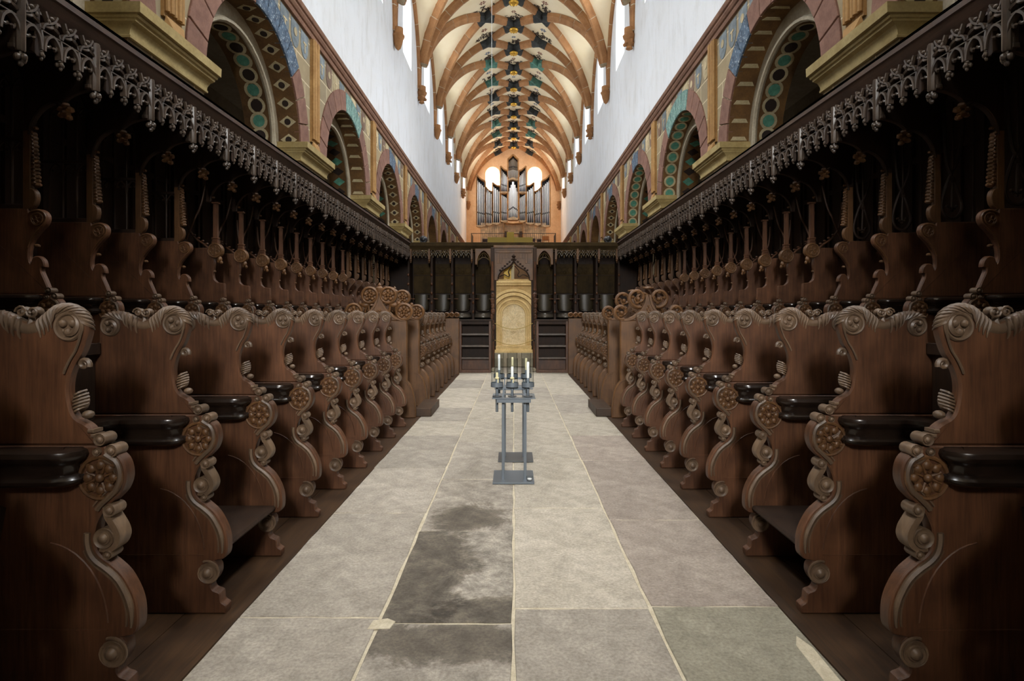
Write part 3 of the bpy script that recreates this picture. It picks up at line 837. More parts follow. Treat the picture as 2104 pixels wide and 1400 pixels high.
def line_me():
    mb = MB()
    arc = [(1.86 - .26 * cos(a), 0.0, .31 + .34 * sin(a)) for a in [pi * .02 + pi * .44 * k / 10 for k in range(11)]]
    mb.tube(arc, .0035, 4); mb.box(1.60, 2.1, -.003, .002, .301, .307)
    return mb.move((-OX, 0, 0)).mesh('cheek_line', OAK)
def rosette_me(k, m):
    mb = MB(); x, z = 1.628, .905; r = .080
    mb.lathe([(r + .010, .004), (r + .010, -.006), (r + .004, -.011), (r - .004, -.009), (r - .008, .001)], (x, 0, z), 'y', 26)
    mb.ball((x, -.008, z), (.018, .015, .018), 10, 6)
    for q in range(8):
        a = q * pi / 4 + .2 * k
        mb.ball((x + .050 * cos(a), -.004, z + .050 * sin(a)), (.019, .012, .019), 8, 5)
        mb.ball((x + .067 * cos(a), -.004, z + .067 * sin(a)), (.010, .009, .010), 6, 4)
        a += pi / 8
        mb.tube([(x + .02 * cos(a), -.004, z + .02 * sin(a)), (x + .058 * cos(a), -.006, z + .058 * sin(a))], .0055, 5)
    if k % 2:
        for q in range(6):
            a = q * pi / 3
            mb.tube([(x + rr * cos(a + rr * 9), -.006, z + rr * sin(a + rr * 9)) for rr in (.02, .035, .05, .062, .072)], .007, 5)
    return mb.move((-OX, 0, 0)).mesh('rosette', m)
def wing_me():
    pts = B2(cr([(a, b, 0) for a, b in WINGF[:-2]], 3)) + [(2.152, 1.40), (2.20, 1.39), (2.20, 1.03)]
    return MB().plate(pts, .006, .006 + .05, .009).move((-OX, 0, 0)).mesh('wing', OAK)
def crest_me(k):
    """leaf crest along the top of a wing"""
    mb = MB(); c = B2(cr([(a, b, 0) for a, b in WINGF[:-2]], 5))
    i0 = next(i for i, p in enumerate(c) if p[1] > 1.44)
    top = c[i0:]
    mb.tube([(x, .031, z) for x, z in offs(top, .026)], [.012 + .019 * sin(min(1, q / 14) * pi / 2) for q in range(len(top))], 10)
    mb.tube([(x, -.002, z) for x, z in offs(c[i0 - 14:i0 + 18], .018)], .005, 5)
    n = len(top)
    for q in range(8, n - 3, 2):
        x, z = top[q]
        if 1.893 < x < 1.950: continue
        a = Vector(top[max(0, q - 1)]); b = Vector(top[min(n - 1, q + 1)]); tg = (b - a).normalized(); nv = Vector((tg.y, -tg.x))
        sg = 1 if x < 1.92 else -1
        w_ = .020 + .014 * (1 if abs(x - 1.85) < .06 or abs(x - 1.99) < .06 else 0)
        def P(al, dn, y): return (x + tg.x * al * sg + nv.x * dn, y, z + tg.y * al * sg + nv.y * dn)
        path = cr([P(-.020, .004, .052), P(-.008, -.002, .034), P(.002, .002, .012), P(.014, .014, .0015), P(.027, .014 + w_, .0005), P(.040, .018 + w_ * 1.4, .004)], 3)
        mb.tube(path, [.002 + .0055 * sin(pi * j / (len(path) - 1)) for j in range(len(path))], 5)
    return mb.move((-OX, 0, 0)).mesh('leaf_crest', OAKW)
def wmed_me(q, k):
    (mx, mz, rr, sg) = ((1.758, 1.502, .054, 1), (2.088, 1.488, .046, -1))[q]
    mb = MB()
    mb.lathe([(rr + .006, .008), (rr + .006, .001), (rr, -.006), (rr - .007, -.004), (rr - .012, .004)], (mx, 0, mz), 'y', 24)
    mb.tube(spiral((mx, mz), rr * .86, rr * .40, 1.9 * sg + .3 * k, .62 * sg, 18, -.002), [.003 + .010 * sin(pi * j / 18) for j in range(19)], 6)
    for j in range(3):
        a = j * 2.09 + .5 + .4 * k
        mb.ball((mx + rr * .42 * cos(a), .001, mz + rr * .42 * sin(a)), (rr * .30, .017, rr * .30), 9, 6)
    return mb.move((-OX, 0, 0)).mesh('scroll_medallion', OAKW)
def finial_me():
    mb = MB().tube([(1.925, .03, 1.508), (1.925, .03, 1.530), (1.925, .03, 1.55)], [.024, .012, .012], 8)
    for dx in (-.022, .022):
        mb.ball((1.925 + dx, .03, 1.560), (.021, .026, .021), 8, 6)
        mb.tube(spiral((1.925 + dx, 1.560), .024, .008, 0, -1.2 if dx < 0 else 1.2, 12, .004), .005, 5)
    return mb.move((-OX, 0, 0)).mesh('finial', OAKW)
def curl_me():
    return MB().tube([(x, y + .030, z) for x, y, z in spiral((1.716, 1.350), .022, .006, 3.6, -1.3, 16)], [.011 - .005 * j / 16 for j in range(17)], 6).move((-OX, 0, 0)).mesh('curl', OAKW)
def shell_me():
    """ribbed shell leaf with a bud below it"""
    mb = MB(); cx, cz = 1.728, 1.200
    mb.ball((1.726, .028, 1.204), (.030, .026, .042), 12, 8)
    for q in range(6):
        z = 1.172 + .013 * q; w_ = .030 * sqrt(max(.05, 1 - ((z - 1.204) / .044) ** 2))
        mb.tube(cr([(1.726 - w_, .03, z + .010), (1.726 - w_ * .5, .004, z + .004), (1.726 + w_ * .4, .002, z - .006), (1.726 + w_, .03, z - .010)], 3), .0055, 5)
    mb.ball((1.696, .024, 1.150), (.021, .026, .017), 10, 6)
    return mb.move((-OX, 0, 0)).mesh('shell_leaf', OAKW)
def notch_me():
    mb = MB().box(1.652, 1.672, .0, .06, 1.062, 1.076, .003).box(1.660, 1.684, .0, .06, 1.080, 1.094, .003)
    return mb.move((-OX, 0, 0)).mesh('edge_notch', OAKW)
def wing_parts(t, k):
    inst('leaf_crest', M_('crest', lambda: crest_me(0)), t)
    for q in (0, 1): inst('scroll_medallion', M_(('wmed', q, k % 3), lambda: wmed_me(q, k % 3)), t)
    inst('finial', M_('finial', finial_me), t); inst('curl', M_('curl', curl_me), t)
    inst('shell_leaf', M_('shell', shell_me), t); inst('edge_notch', M_('notch', notch_me), t)
def rail_me(S):
    a, b = -.042, -(S - TH) + .042
    path = [(1.730, .005), (1.732, a * .45), (1.745, a * .85), (1.775, a), (1.96, a)] + [(1.96 + .13 * sin(t), a - .13 * (1 - cos(t))) for t in [pi / 2 * k / 6 for k in range(1, 7)]]
    path += [(1.96 + .13 * cos(t), b + .13 - .13 * sin(t)) for t in [pi / 2 * k / 6 for k in range(0, 7)]] + [(1.775, b), (1.745, b - (-.042) * -.15), (1.730, b - .04)]
    prof = [(-.042, .885), (.026, .885), (.040, .895), (.044, .908), (.034, .920), (.022, .928), (.020, .955), (.030, .972), (.050, .985), (.056, 1.000), (.050, 1.018), (.030, 1.027), (-.042, 1.027)]
    return MB().sweep([(x, y, 0) for x, y in path], [(q[0], q[1]) for q in prof], up=(0, 0, 1)).move((-OX, 0, 0)).mesh('arm_rail', OAKB)
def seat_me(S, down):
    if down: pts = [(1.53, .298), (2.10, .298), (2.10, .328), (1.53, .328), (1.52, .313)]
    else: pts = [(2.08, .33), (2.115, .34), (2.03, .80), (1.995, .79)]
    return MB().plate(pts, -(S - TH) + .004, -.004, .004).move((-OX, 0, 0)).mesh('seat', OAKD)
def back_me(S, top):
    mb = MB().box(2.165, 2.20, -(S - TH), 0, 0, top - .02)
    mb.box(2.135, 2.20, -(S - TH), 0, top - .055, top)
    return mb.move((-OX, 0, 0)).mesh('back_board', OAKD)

FRONT_Y = [3.03 + .718 * (k - 2) for k in range(1, 10)] + [3.03 - .718 * 2, 3.03 - .718 * 3]
BACK_Y = [10.28 + .70 * i for i in range(7)]
for s in (-1, 1):
    for k, y in enumerate(FRONT_Y):
        lb = 'carved dark oak stall in the front row on the %s, %s from the viewer' % (SIDE[s], ORD[k])
        if k > 8: lb = 'carved oak stall beside the viewer, %s behind the near edge of the %s front row' % (ORD[k - 9], SIDE[s])
        if k == 2: lb = 'front-row oak stall on the %s, third from the viewer, its seat folded down' % SIDE[s]
        t = thing('choir_stall', lb, 'choir stall', (s * OX, y, 0), 'front stalls on the %s' % SIDE[s], (s, 1, 1))
        inst('divider', M_('low_c', lambda: lower_me('carved')), t)
        inst('wing', M_('wing', wing_me), t)
        wing_parts(t, k)
        inst('edge_moulding', M_('bead_c', lambda: bead_me('carved')), t); inst('cheek_line', M_('line', line_me), t)
        rolls(t, 7); inst('volute', M_('vol', volute_me), t)
        inst('rosette', M_(('ros', k % 2 if s > 0 else 0), lambda: rosette_me(k % 2 if s > 0 else 0, OAKG)), t)
        inst('arm_rail', M_('rail_f', lambda: rail_me(.718)), t)
        inst('seat', M_(('seat', k == 2), lambda: seat_me(.718, k == 2)), t)
        inst('back_board', M_('back_f', lambda: back_me(.718, 1.40)), t)
    for k, y in enumerate(BACK_Y):
        t = thing('choir_stall', 'plain-footed oak stall beyond the carved end panels on the %s, %s after the gap' % (SIDE[s], ORD[k]), 'choir stall', (s * OX, y, 0),
                  'far front stalls on the %s' % SIDE[s], (s, 1, 1))
        inst('divider', M_('low_b', lambda: MB().plate(B2(cr([(a, b, 0) for a, b in BULGE], 3)) + [(2.20, 1.03), (2.20, 0)], 0, .085, .018).move((-OX, 0, 0)).mesh('divider', OAKG)), t)
        inst('wing', M_('wing_g', lambda: MB().plate(B2(cr([(a, b, 0) for a, b in WINGF[:-2]], 3)) + [(2.152, 1.40), (2.20, 1.39), (2.20, 1.03)], .006, .066, .012).move((-OX, 0, 0)).mesh('wing', OAKG)), t)
        wing_parts(t, k)
        rolls(t, 5)
        inst('rosette', M_(('ros', 0), lambda: rosette_me(0, OAKG)), t)
        if k:
            inst('arm_rail', M_('rail_b', lambda: rail_me(.70)), t)
            inst('back_board', M_('back_b', lambda: back_me(.70, 1.40)), t)

# ---- end panels with poppyheads
def ringed(mb, x, z, r, carved):
    mb.lathe([(r - .022, .022), (r - .022, -.02), (r - .006, -.035), (r + .014, -.015), (r + .014, .085), (r, .105), (r - .022, .095), (r - .022, .05)], (x, 0, z), 'y', 22)
    rn = random.Random(int(x * 1000 + z * 77))
    if carved:
        for q in range(5):
            a = q * 1.257 + .3
            mb.ball((x + r * .55 * cos(a), .005, z + r * .55 * sin(a)), (r * .30, .035, r * .26), 8, 5)
            mb.ball((x + r * .34 * cos(a + .6), -.01, z + r * .34 * sin(a + .6)), (r * .16, .03, r * .16), 6, 4)
        mb.ball((x, -.01, z), (r * .24, .03, r * .24), 8, 5)
def poppy_left(mb):
    c = 2.01
    for dx, z, r in ((-.137, 1.834, .118), (.137, 1.834, .118), (-.375, 1.588, .118), (.375, 1.588, .118)): ringed(mb, c + dx, z, r, True)
    for sg in (-1, 1):
        mb.sweep(cr([(c + sg * .02, .035, 1.88), (c + sg * .03, .035, 1.76), (c + sg * .09, .035, 1.64), (c + sg * .19, .035, 1.53), (c + sg * .30, .035, 1.475), (c + sg * .40, .035, 1.465)], 4),
                 [(-.014, -.055), (.014, -.055), (.020, 0), (.014, .055), (-.014, .055)], up=(0, 1, 0))
        # little crouching beast between the roundels
        mb.ball((c + sg * .21, .03, 1.69), (.075, .04, .038), 10, 6); mb.ball((c + sg * .285, .03, 1.715), (.032, .032, .032), 8, 6)
        mb.tube([(c + sg * .16, .03, 1.67), (c + sg * .15, .03, 1.60)], .016, 6); mb.tube([(c + sg * .25, .03, 1.67), (c + sg * .25, .03, 1.60)], .014, 6)
        mb.tube(cr([(c + sg * .14, .03, 1.70), (c + sg * .11, .03, 1.74), (c + sg * .13, .03, 1.77)], 3), .010, 5)
    mb.plate([(c - .36, 1.46), (c + .36, 1.46), (c + .2, 1.55), (c + .09, 1.66), (c + .03, 1.78), (c, 1.86), (c - .03, 1.78), (c - .09, 1.66), (c - .2, 1.55)], .01, .06, .01)
    for q in range(7): mb.ball((c + .05 * cos(q * .9), .0, 1.56 + .045 * sin(q * .9)), (.02, .02, .02), 6, 4)
    mb.lathe([(.03, 1.86), (.055, 1.90), (.06, 1.94), (.035, 1.965), (.02, 1.975), (.028, 1.99), (.0, 2.03)], (c, .03, 0), 'z', 10)
def poppy_right(mb):
    c = 2.01
    for sg in (-1, 1):
        for (dx, z, r, st) in ((.155, 1.795, .145, 1.75), (.40, 1.585, .115, 1.6)):
            cx = c + sg * dx
            p = [(cx + (r - (r * .72) * q / 26) * cos(pi / 2 + sg * (-pi * .9 + 2 * pi * 1.35 * -q / 26) * -1), .03, z + (r - (r * .72) * q / 26) * sin(pi / 2 + sg * (-pi * .9 + 2 * pi * 1.35 * -q / 26) * -1)) for q in range(27)]
            mb.tube(p, [.034 - .016 * q / 26 for q in range(27)], 8)
            mb.tube([(x, y - .045, zz) for x, y, zz in p[:22]], [.018 - .008 * q / 26 for q in range(22)], 6)
            mb.ball((cx, .0, z - .02), (.036, .05, .036), 10, 6)
            for q in range(4): mb.ball((cx + r * .55 * cos(q * 1.5), -.0, z + r * .55 * sin(q * 1.5)), (.030, .032, .026), 7, 5)
        mb.sweep(cr([(c + sg * .02, .035, 1.84), (c + sg * .05, .035, 1.70), (c + sg * .13, .035, 1.58), (c + sg * .26, .035, 1.48), (c + sg * .42, .035, 1.462)], 4),
                 [(-.016, -.055), (.016, -.055), (.022, 0), (.016, .055), (-.016, .055)], up=(0, 1, 0))
    mb.plate([(c - .38, 1.46), (c + .38, 1.46), (c + .22, 1.53), (c + .12, 1.62), (c + .05, 1.74), (c, 1.84), (c - .05, 1.74), (c - .12, 1.62), (c - .22, 1.53)], .01, .06, .01)
    for q in range(9): mb.ball((c + RND.uniform(-.05, .05), .0, 1.58 + RND.uniform(-.05, .1)), (.014, .014, .014), 6, 4)
    mb.ball((c, .03, 1.945), (.07, .045, .024), 10, 5); mb.tube([(c - .08, .03, 1.95), (c, .03, 1.93), (c + .08, .03, 1.95)], .014, 6)
PANELO = [(1.463, 0), (1.463, .10), (1.478, .28), (1.498, .40), (1.53, .48), (1.575, .535), (1.592, .56), (1.592, 1.46), (2.43, 1.46), (2.43, 0)]
for s in (-1, 1):
    for nm, y, desc in (('end_panel', 8.74, 'nearer'), ('end_panel', 9.86, 'farther')):
        t = thing(nm, 'tall oak bench end with carved poppyhead crest on the %s, %s side of the gap' % (SIDE[s], desc), 'bench end', (s * 2.0, y, 0), 'poppyhead bench ends', (s, 1, 1))
        MB().plate(PANELO, 0, .09, .012).move((-2.0, 0, 0)).obj('panel', OAKG, t)
        MB().tube([(1.475, -.004, .06), (1.495, -.004, .30), (1.53, -.004, .43), (1.60, -.004, .53), (1.68, -.004, .575)], .006, 5).move((-2.0, 0, 0)).obj('edge_moulding', OAKG, t)
        mb = MB(); (poppy_left if s < 0 else poppy_right)(mb)
        mb.move((-2.0, 0, 0)).obj('poppyhead', OAKG, t)
    t = thing('end_panel', 'oak bench end with low leaf crest at the far end of the %s stalls' % SIDE[s], 'bench end', (s * 1.6, 15.12, 0), None, (s, 1, 1))
    MB().plate([(1.41, 0), (1.41, 1.45), (1.95, 1.45), (1.95, 0)], 0, .08, .012).move((-1.6, 0, 0)).obj('panel', OAKG, t)
    mb = MB()
    for q in range(4): ringed(mb, 1.47 + q * .13, 1.535, .055, True)
    mb.move((-1.6, 0, 0)).obj('leaf_crest', OAKG, t)
    # platform, kerb and step
    t = thing('stall_platform', 'dark worn wooden platform and kerb under the %s stalls' % SIDE[s], 'platform', (s * 1.8, 7.5, 0), None, (s, 1, 1))
    for a, b in ((1.405, 1.462), (1.466, 1.70), (1.704, 1.95), (1.954, 2.20)):
        MB().box(a - 1.8, b - 1.8, -11, 7.6, -.03, -.001 if a > 1.42 else .006, .003).obj('plank', OAKP, t)
    t = thing('raised_deck', 'dark raised deck carrying the rear stalls on the %s' % SIDE[s], 'deck', (s * 3.3, 7.5, 0), None, (s, 1, 1))
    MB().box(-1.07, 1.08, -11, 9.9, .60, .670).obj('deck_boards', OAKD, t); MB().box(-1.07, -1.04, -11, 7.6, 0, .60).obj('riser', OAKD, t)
    t = MB().box(-.12, .12, -.48, .48, 0, .125, .008).box(-.10, .10, -.46, .46, -.001, .01).obj('step_block', OAKP, None, (s * 1.365, 9.33, 0.004))
    tag(t, 'low wooden step block in the gap of the %s stalls' % SIDE[s], 'step')

# ---- rear row: tall canopied stalls
SR, RX, RZ = .657, 1.87, .672
REAR_Y = [4.41 + SR * j for j in range(20)] + [4.41 - SR, 4.41 - 2 * SR]
AWING = [(3.50, 1.702), (3.502, 1.727), (3.535, 1.81), (3.56, 1.866), (3.562, 1.90), (3.536, 1.907), (3.545, 1.955), (3.573, 1.985), (3.60, 1.99), (3.63, 1.977), (3.646, 1.94),
         (3.656, 1.985), (3.652, 2.05), (3.625, 2.116), (3.57, 2.186), (3.53, 2.227), (3.514, 2.28), (3.535, 2.324), (3.58, 2.345), (3.63, 2.338), (3.655, 2.325)]
BWING = [(3.475, 1.702), (3.482, 1.74), (3.47, 1.76), (3.475, 1.80), (3.478, 1.90), (3.482, 1.922), (3.50, 1.926), (3.565, 1.934), (3.60, 1.97), (3.613, 2.03), (3.605, 2.10), (3.60, 2.17), (3.62, 2.24), (3.66, 2.31)]
RO = 3.67
def rwing_me(kind):
    if kind == 'A': pts = AWING[:4] + AWING[4:]; out = B2(cr([(a, b, 0) for a, b in AWING], 3)) + [(3.66, 2.35), (4.15, 2.35), (4.15, 1.702)]
    else: out = BWING[:8] + B2(cr([(a, b, 0) for a, b in BWING[8:]], 3)) + [(3.70, 2.35), (4.15, 2.35), (4.15, 1.702)]
    return MB().plate(out, .006, .056, .008).move((-RO, 0, -RZ)).mesh('wing', OAK)
def rmed_me(kind):
    mb = MB()
    if kind == 'A':
        x, z, r = 3.592, 2.268, .046
        mb.tube([(x + r * cos(a), .003, z + r * sin(a)) for a in [2 * pi * j / 20 for j in range(20)]], .006, 5, True)
        for q in range(4): mb.tube([(x + .021 * cos(q * pi / 2 + .4) + .017 * cos(a), .004, z + .021 * sin(q * pi / 2 + .4) + .017 * sin(a)) for a in [2 * pi * j / 8 for j in range(8)]], .004, 4, True)
        mb.tube([(px, .004, pz) for px, pz in offs(B2(cr([(a, b, 0) for a, b in AWING[12:]], 3)), .012)], .006, 5)
    else:
        x, z, r = 3.590, 2.316, .092
        mb.lathe([(r, .05), (r, .0), (r - .008, -.010), (r - .018, -.008), (r - .022, .0), (.01, .0)], (x, 0, z), 'y', 22)
        for q in range(5):
            a = q * 1.257
            mb.tube([(x + .035 * cos(a) + .026 * cos(b_), -.002, z + .035 * sin(a) + .026 * sin(b_)) for b_ in [2 * pi * j / 9 for j in range(9)]], .005, 4, True)
    return mb.move((-RO, 0, -RZ)).mesh('medallion', OAKG)
def rknob_me(): return MB().ball((3.610, .03, 2.068), (.022, .02, .015), 8, 5).move((-RO, 0, -RZ)).mesh('edge_knob', OAKG)
def rhang_me():
    mb = MB().ball((3.538, .02, 2.215), (.026, .03, .035), 8, 6).ball((3.522, .02, 2.175), (.018, .022, .022), 7, 5).ball((3.556, .02, 2.185), (.014, .022, .02), 7, 5)
    return mb.move((-RO, 0, -RZ)).mesh('hanging_bud', OAKG)
def rpost_me(kind, side):
    """slender upper post with leaf carving"""
    mb = MB()
    if kind == 'A':
        mb.box(3.645, 3.705, .008, .054, 2.34, 2.94, .006)
        mb.plate(cr([(3.655, 2.34, 0), (3.618, 2.37, 0), (3.600, 2.42, 0), (3.605, 2.47, 0), (3.63, 2.50, 0), (3.655, 2.50, 0)], 3) and B2(cr([(3.655, 2.34, 0), (3.618, 2.37, 0), (3.600, 2.42, 0), (3.605, 2.47, 0), (3.63, 2.50, 0), (3.655, 2.50, 0)], 3)), .006, .056, .006)
        for q in range(14):
            f = q / 13; zz = 2.53 + .38 * f; rr = .036 - .018 * f
            mb.ball((3.640 - rr * .8 + .004 * (q % 2), .03, zz), (rr, .026, .020), 7, 5)
            mb.ball((3.648 - rr * .8, .008, zz + .012), (rr * .6, .012, .012), 6, 4)
    else:
        mb.box(3.565, 3.62, .01, .05, 2.47, 2.90, .006)
        mb.box(3.552, 3.632, .0, .06, 2.40, 2.425, .006); mb.box(3.558, 3.626, .004, .056, 2.425, 2.455, .006); mb.box(3.552, 3.632, .0, .06, 2.455, 2.475, .006)
        mb.box(3.552, 3.632, .0, .06, 2.88, 2.90, .005)
        mb.tube(cr([(3.66, .03, 2.33), (3.74, .03, 2.40), (3.84, .03, 2.47), (3.93, .03, 2.62), (3.96, .03, 2.9)], 4), .012, 6)
        mb.tube(cr([(3.95, .03, 2.45), (3.85, .03, 2.7), (3.78, .03, 2.85), (3.72, .03, 3.1)], 4), .012, 6)
        for q in range(4): mb.ball((3.70 + .05 * q, .03, 2.40 + .035 * q), (.02, .018, .014), 6, 4)
    return mb.move((-RO, 0, -RZ)).mesh('upper_post', OAKG if kind == 'A' else OAK)
def rtrac_me(side):
    mb = MB()
    if side < 0:
        mb.box(3.70, 4.13, .012, .05, 2.345, 2.385, .006); mb.box(3.70, 4.13, .014, .048, 2.86, 2.89, .005)
        for x in (3.80, 3.92, 4.04): mb.tube([(x, .03, 2.37), (x, .03, 3.40)], .009, 6)
        for z in (2.80, 3.28):
            for x in (3.74, 3.86, 3.98):
                mb.tube(cr([(x - .055, .03, z - .05), (x - .045, .03, z + .01), (x, .03, z + .06), (x + .045, .03, z + .01), (x + .055, .03, z - .05)], 3), .008, 5)
                for e in (-1, 1): mb.ball((x + e * .025, .03, z - .0), (.014, .012, .012), 6, 4)
    else:
        mb.tube(cr([(3.74, .03, 3.4), (3.76, .03, 2.9), (3.84, .03, 2.68), (3.90, .03, 2.5), (3.86, .03, 2.40), (3.80, .03, 2.38), (3.74, .03, 2.42), (3.72, .03, 2.52), (3.78, .03, 2.72), (3.88, .03, 2.95), (3.92, .03, 3.4)], 4), .013, 6)
        mb.tube([(3.81, .03, 2.47), (3.82, .03, 2.75), (3.82, .03, 3.4)], .009, 6)
        for q in range(5): mb.ball((3.77 + .02 * q, .03, 2.45 + .02 * abs(q - 2)), (.017, .016, .014), 6, 4)
        mb.ball((3.82, .03, 2.72), (.024, .02, .03), 8, 5)
        mb.tube([(4.0, .03, 2.36), (4.0, .03, 3.4)], .012, 6)
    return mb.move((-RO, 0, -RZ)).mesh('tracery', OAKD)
def rbrack_me():
    low = B2(cr([(3.648, 2.90, 0), (3.635, 2.98, 0), (3.60, 3.05, 0), (3.54, 3.11, 0), (3.46, 3.145, 0), (3.415, 3.12, 0)], 3)) + B2(cr([(3.40, 3.15, 0), (3.34, 3.20, 0), (3.24, 3.235, 0), (3.12, 3.245, 0), (3.07, 3.22, 0)], 3))
    mb = MB().plate(low + [(3.07, 3.53), (3.80, 3.53), (3.705, 3.3), (3.705, 2.90)], .01, .05, .006)
    mb.tube([(x, .004, z + .004) for x, z in low[:16]], .012, 6)
    return mb.move((-RO, 0, -RZ)).mesh('bracket', OAKD)
def rbud_me():
    mb = MB()
    for dx, dz, r in ((0, 0, .034), (.03, .035, .030), (-.035, .03, .028), (-.025, -.03, .026), (.035, -.01, .024), (0, .06, .03)):
        mb.ball((3.395 + dx, .03, 3.07 + dz), (r, r, r * .85), 8, 6, 4, .15)
    mb.ball((3.62, .03, 2.96), (.02, .02, .014), 6, 4)
    return mb.move((-RO, 0, -RZ)).mesh('bud', OAKG)
def rback_me():
    mb = MB().box(4.15, 4.19, -(SR - TH), 0, 0 + RZ, 3.53)
    for yy in (-.02, -.30, -.57): mb.box(4.12, 4.16, yy - .022, yy + .022, 1.72, 3.5)
    mb.box(4.12, 4.16, -(SR - TH), 0, 2.32, 2.40); mb.box(4.12, 4.16, -(SR - TH), 0, 3.1, 3.16)
    return mb.move((-RO, 0, -RZ)).mesh('back_board', OAKD)
for s in (-1, 1):
    for j, y in enumerate(REAR_Y):
        kd = 'B' if 4 <= j <= 12 else 'A'
        if j > 19: lb = 'tall oak stall beside the viewer, %s behind the near edge, %s rear row' % (ORD[j - 20], SIDE[s])
        elif kd == 'A' and j < 4: lb = 'tall canopied oak stall with carved leaf post on the %s, %s of the rear row' % (SIDE[s], ORD[j])
        elif kd == 'B': lb = 'tall oak stall with slender shaft over a medallion, %s of the rear row, %s' % (ORD[j], SIDE[s])
        else: lb = 'tall canopied oak stall near the far corner, %s of the rear row on the %s' % (ORD[j], SIDE[s])
        t = thing('canopied_stall', lb, 'choir stall', (s * RO, y, RZ), 'rear stalls on the %s' % SIDE[s], (s, 1, 1))
        inst('divider', M_('low_c', None), t)
        inst('edge_moulding', M_('bead_c', None), t)
        rolls(t, 3)
        inst('rosette', M_(('ros', 0), None), t)
        inst('arm_rail', M_('rail_r', lambda: rail_me(SR)), t)
        inst('wing', M_(('rw', kd), lambda: rwing_me(kd)), t)
        inst('medallion', M_(('rm', kd), lambda: rmed_me(kd)), t)
        inst('edge_knob', M_('rknob', rknob_me), t)
        if kd == 'B': inst('hanging_bud', M_('rhang', rhang_me), t)
        inst('upper_post', M_(('rp', kd), lambda: rpost_me(kd, s)), t)
        if kd == 'A': inst('tracery', M_(('rt', s), lambda: rtrac_me(s)), t)
        inst('bracket', M_('rb', rbrack_me), t)
        inst('bud', M_('rbud', rbud_me), t)
        inst('back_board', M_('rback', rback_me), t)

# ---- canopy with hanging tracery
CX, CZ = 3.06, 3.72
YC = 17.40                                  # front of the west canopy
def pendant_me():
    mb = MB().lathe([(.022, 3.19), (.028, 3.20), (.028, 3.535), (.022, 3.54)], (CX + .015, 0, 0), 'z', 8)
    mb.box(CX + .035, CX + .075, -.02, .02, 3.22, 3.54, .004)
    mb.box(CX + .03, CX + .08, -.026, .026, 3.205, 3.235, .005)
    return mb.move((-CX, 0, 0)).mesh('pendant', FRNG)
def pbud_me():
    mb = MB().tube([(CX + .015, 0, 3.20), (CX + .015, 0, 3.15)], .010, 6)
    for dx, dy, z, r in ((-.022, 0, 3.155, .02), (.022, 0, 3.155, .02), (0, -.024, 3.15, .02), (0, .024, 3.15, .02), (0, 0, 3.115, .017), (-.008, .012, 3.135, .018)):
        mb.ball((CX + .015 + dx, dy, z), (r, r, r * 1.15), 8, 5)
    return mb.move((-CX, 0, 0)).mesh('bud', FRNG)
NARC = 4; AW = SR / NARC
def arc_me():
    """one hanging cusped arch of the fringe"""
    pr = [(-.008, -.022), (.008, -.022), (.008, .022), (-.008, .022)]
    mb = MB(); x = CX + .02
    mb.sweep(cr([(x, .012, 3.27), (x, .016, 3.31), (x, .034, 3.36), (x, AW / 2, 3.395), (x, AW - .034, 3.36), (x, AW - .016, 3.31), (x, AW - .012, 3.27)], 3), pr, up=(1, 0, 0))
    for e in (-1, 1):
        mb.tube(cr([(x, AW / 2 + e * .055, 3.375), (x, AW / 2 + e * .048, 3.33), (x, AW / 2 + e * .028, 3.315), (x - .01, AW / 2 + e * .012, 3.325)], 3), [.011, .010, .009, .009, .008, .008, .010, .010, .010, .012], 5)
    mb.tube([(x, AW / 2, 3.39), (x, AW / 2, 3.41)], .008, 5)
    return mb.move((-CX, 0, 0)).mesh('cusped_arch', FRNG)
def drop_me():
    x = CX + .02
    mb = MB().tube(cr([(x, .0, 3.41), (x, 0, 3.36), (x, 0, 3.30), (x, 0, 3.262)], 3), [.008, .010, .013, .016, .017, .016, .016, .015, .014, .014], 6)
    mb.lathe([(.010, 3.262), (.019, 3.258), (.010, 3.25)], (x, 0, 0), 'z', 8)
    for dx, dy, z, r in ((-.014, -.01, 3.24, .014), (.014, -.01, 3.24, .014), (0, .016, 3.24, .014), (0, 0, 3.215, .012)): mb.ball((x + dx, dy, z), (r, r, r * 1.2), 7, 5)
    return mb.move((-CX, 0, 0)).mesh('drop', FRNG)
def scroll_me():
    """leaf scroll of the upper band"""
    mb = MB(); x = CX + .02
    pr = [(-.007, -.016), (.007, -.016), (.007, .016), (-.007, .016)]
    mb.sweep(cr([(x, 0, 3.41), (x, .02, 3.45), (x, .065, 3.475), (x, .10, 3.50), (x, .125, 3.545)], 4), pr, up=(1, 0, 0))
    mb.sweep(cr([(x + .012, AW, 3.41), (x + .012, AW - .02, 3.45), (x + .012, AW - .065, 3.475), (x + .012, AW - .10, 3.50), (x + .012, AW - .125, 3.545)], 4), pr, up=(1, 0, 0))
    for (y, z, e) in ((.05, 3.452, 1), (.115, 3.452, -1)):
        mb.tube(cr([(x, y - .035 * e, z - .015), (x - .018, y, z - .012), (x - .012, y + .03 * e, z + .004), (x - .004, y + .045 * e, z + .022)], 3), [.004, .007, .010, .012, .012, .011, .009, .007, .005, .003], 5)
        mb.ball((x - .012, y, z + .03), (.010, .012, .018), 7, 5)
    mb.ball((x - .006, AW / 2, 3.515), (.014, .018, .014), 7, 5)
    return mb.move((-CX, 0, 0)).mesh('leaf_scroll', FRNG)
corn = [(.0, -.005), (.0, -.07), (.02, -.075), (.03, -.10), (.06, -.14), (.075, -.165), (.065, -.19), (.12, -.20)]
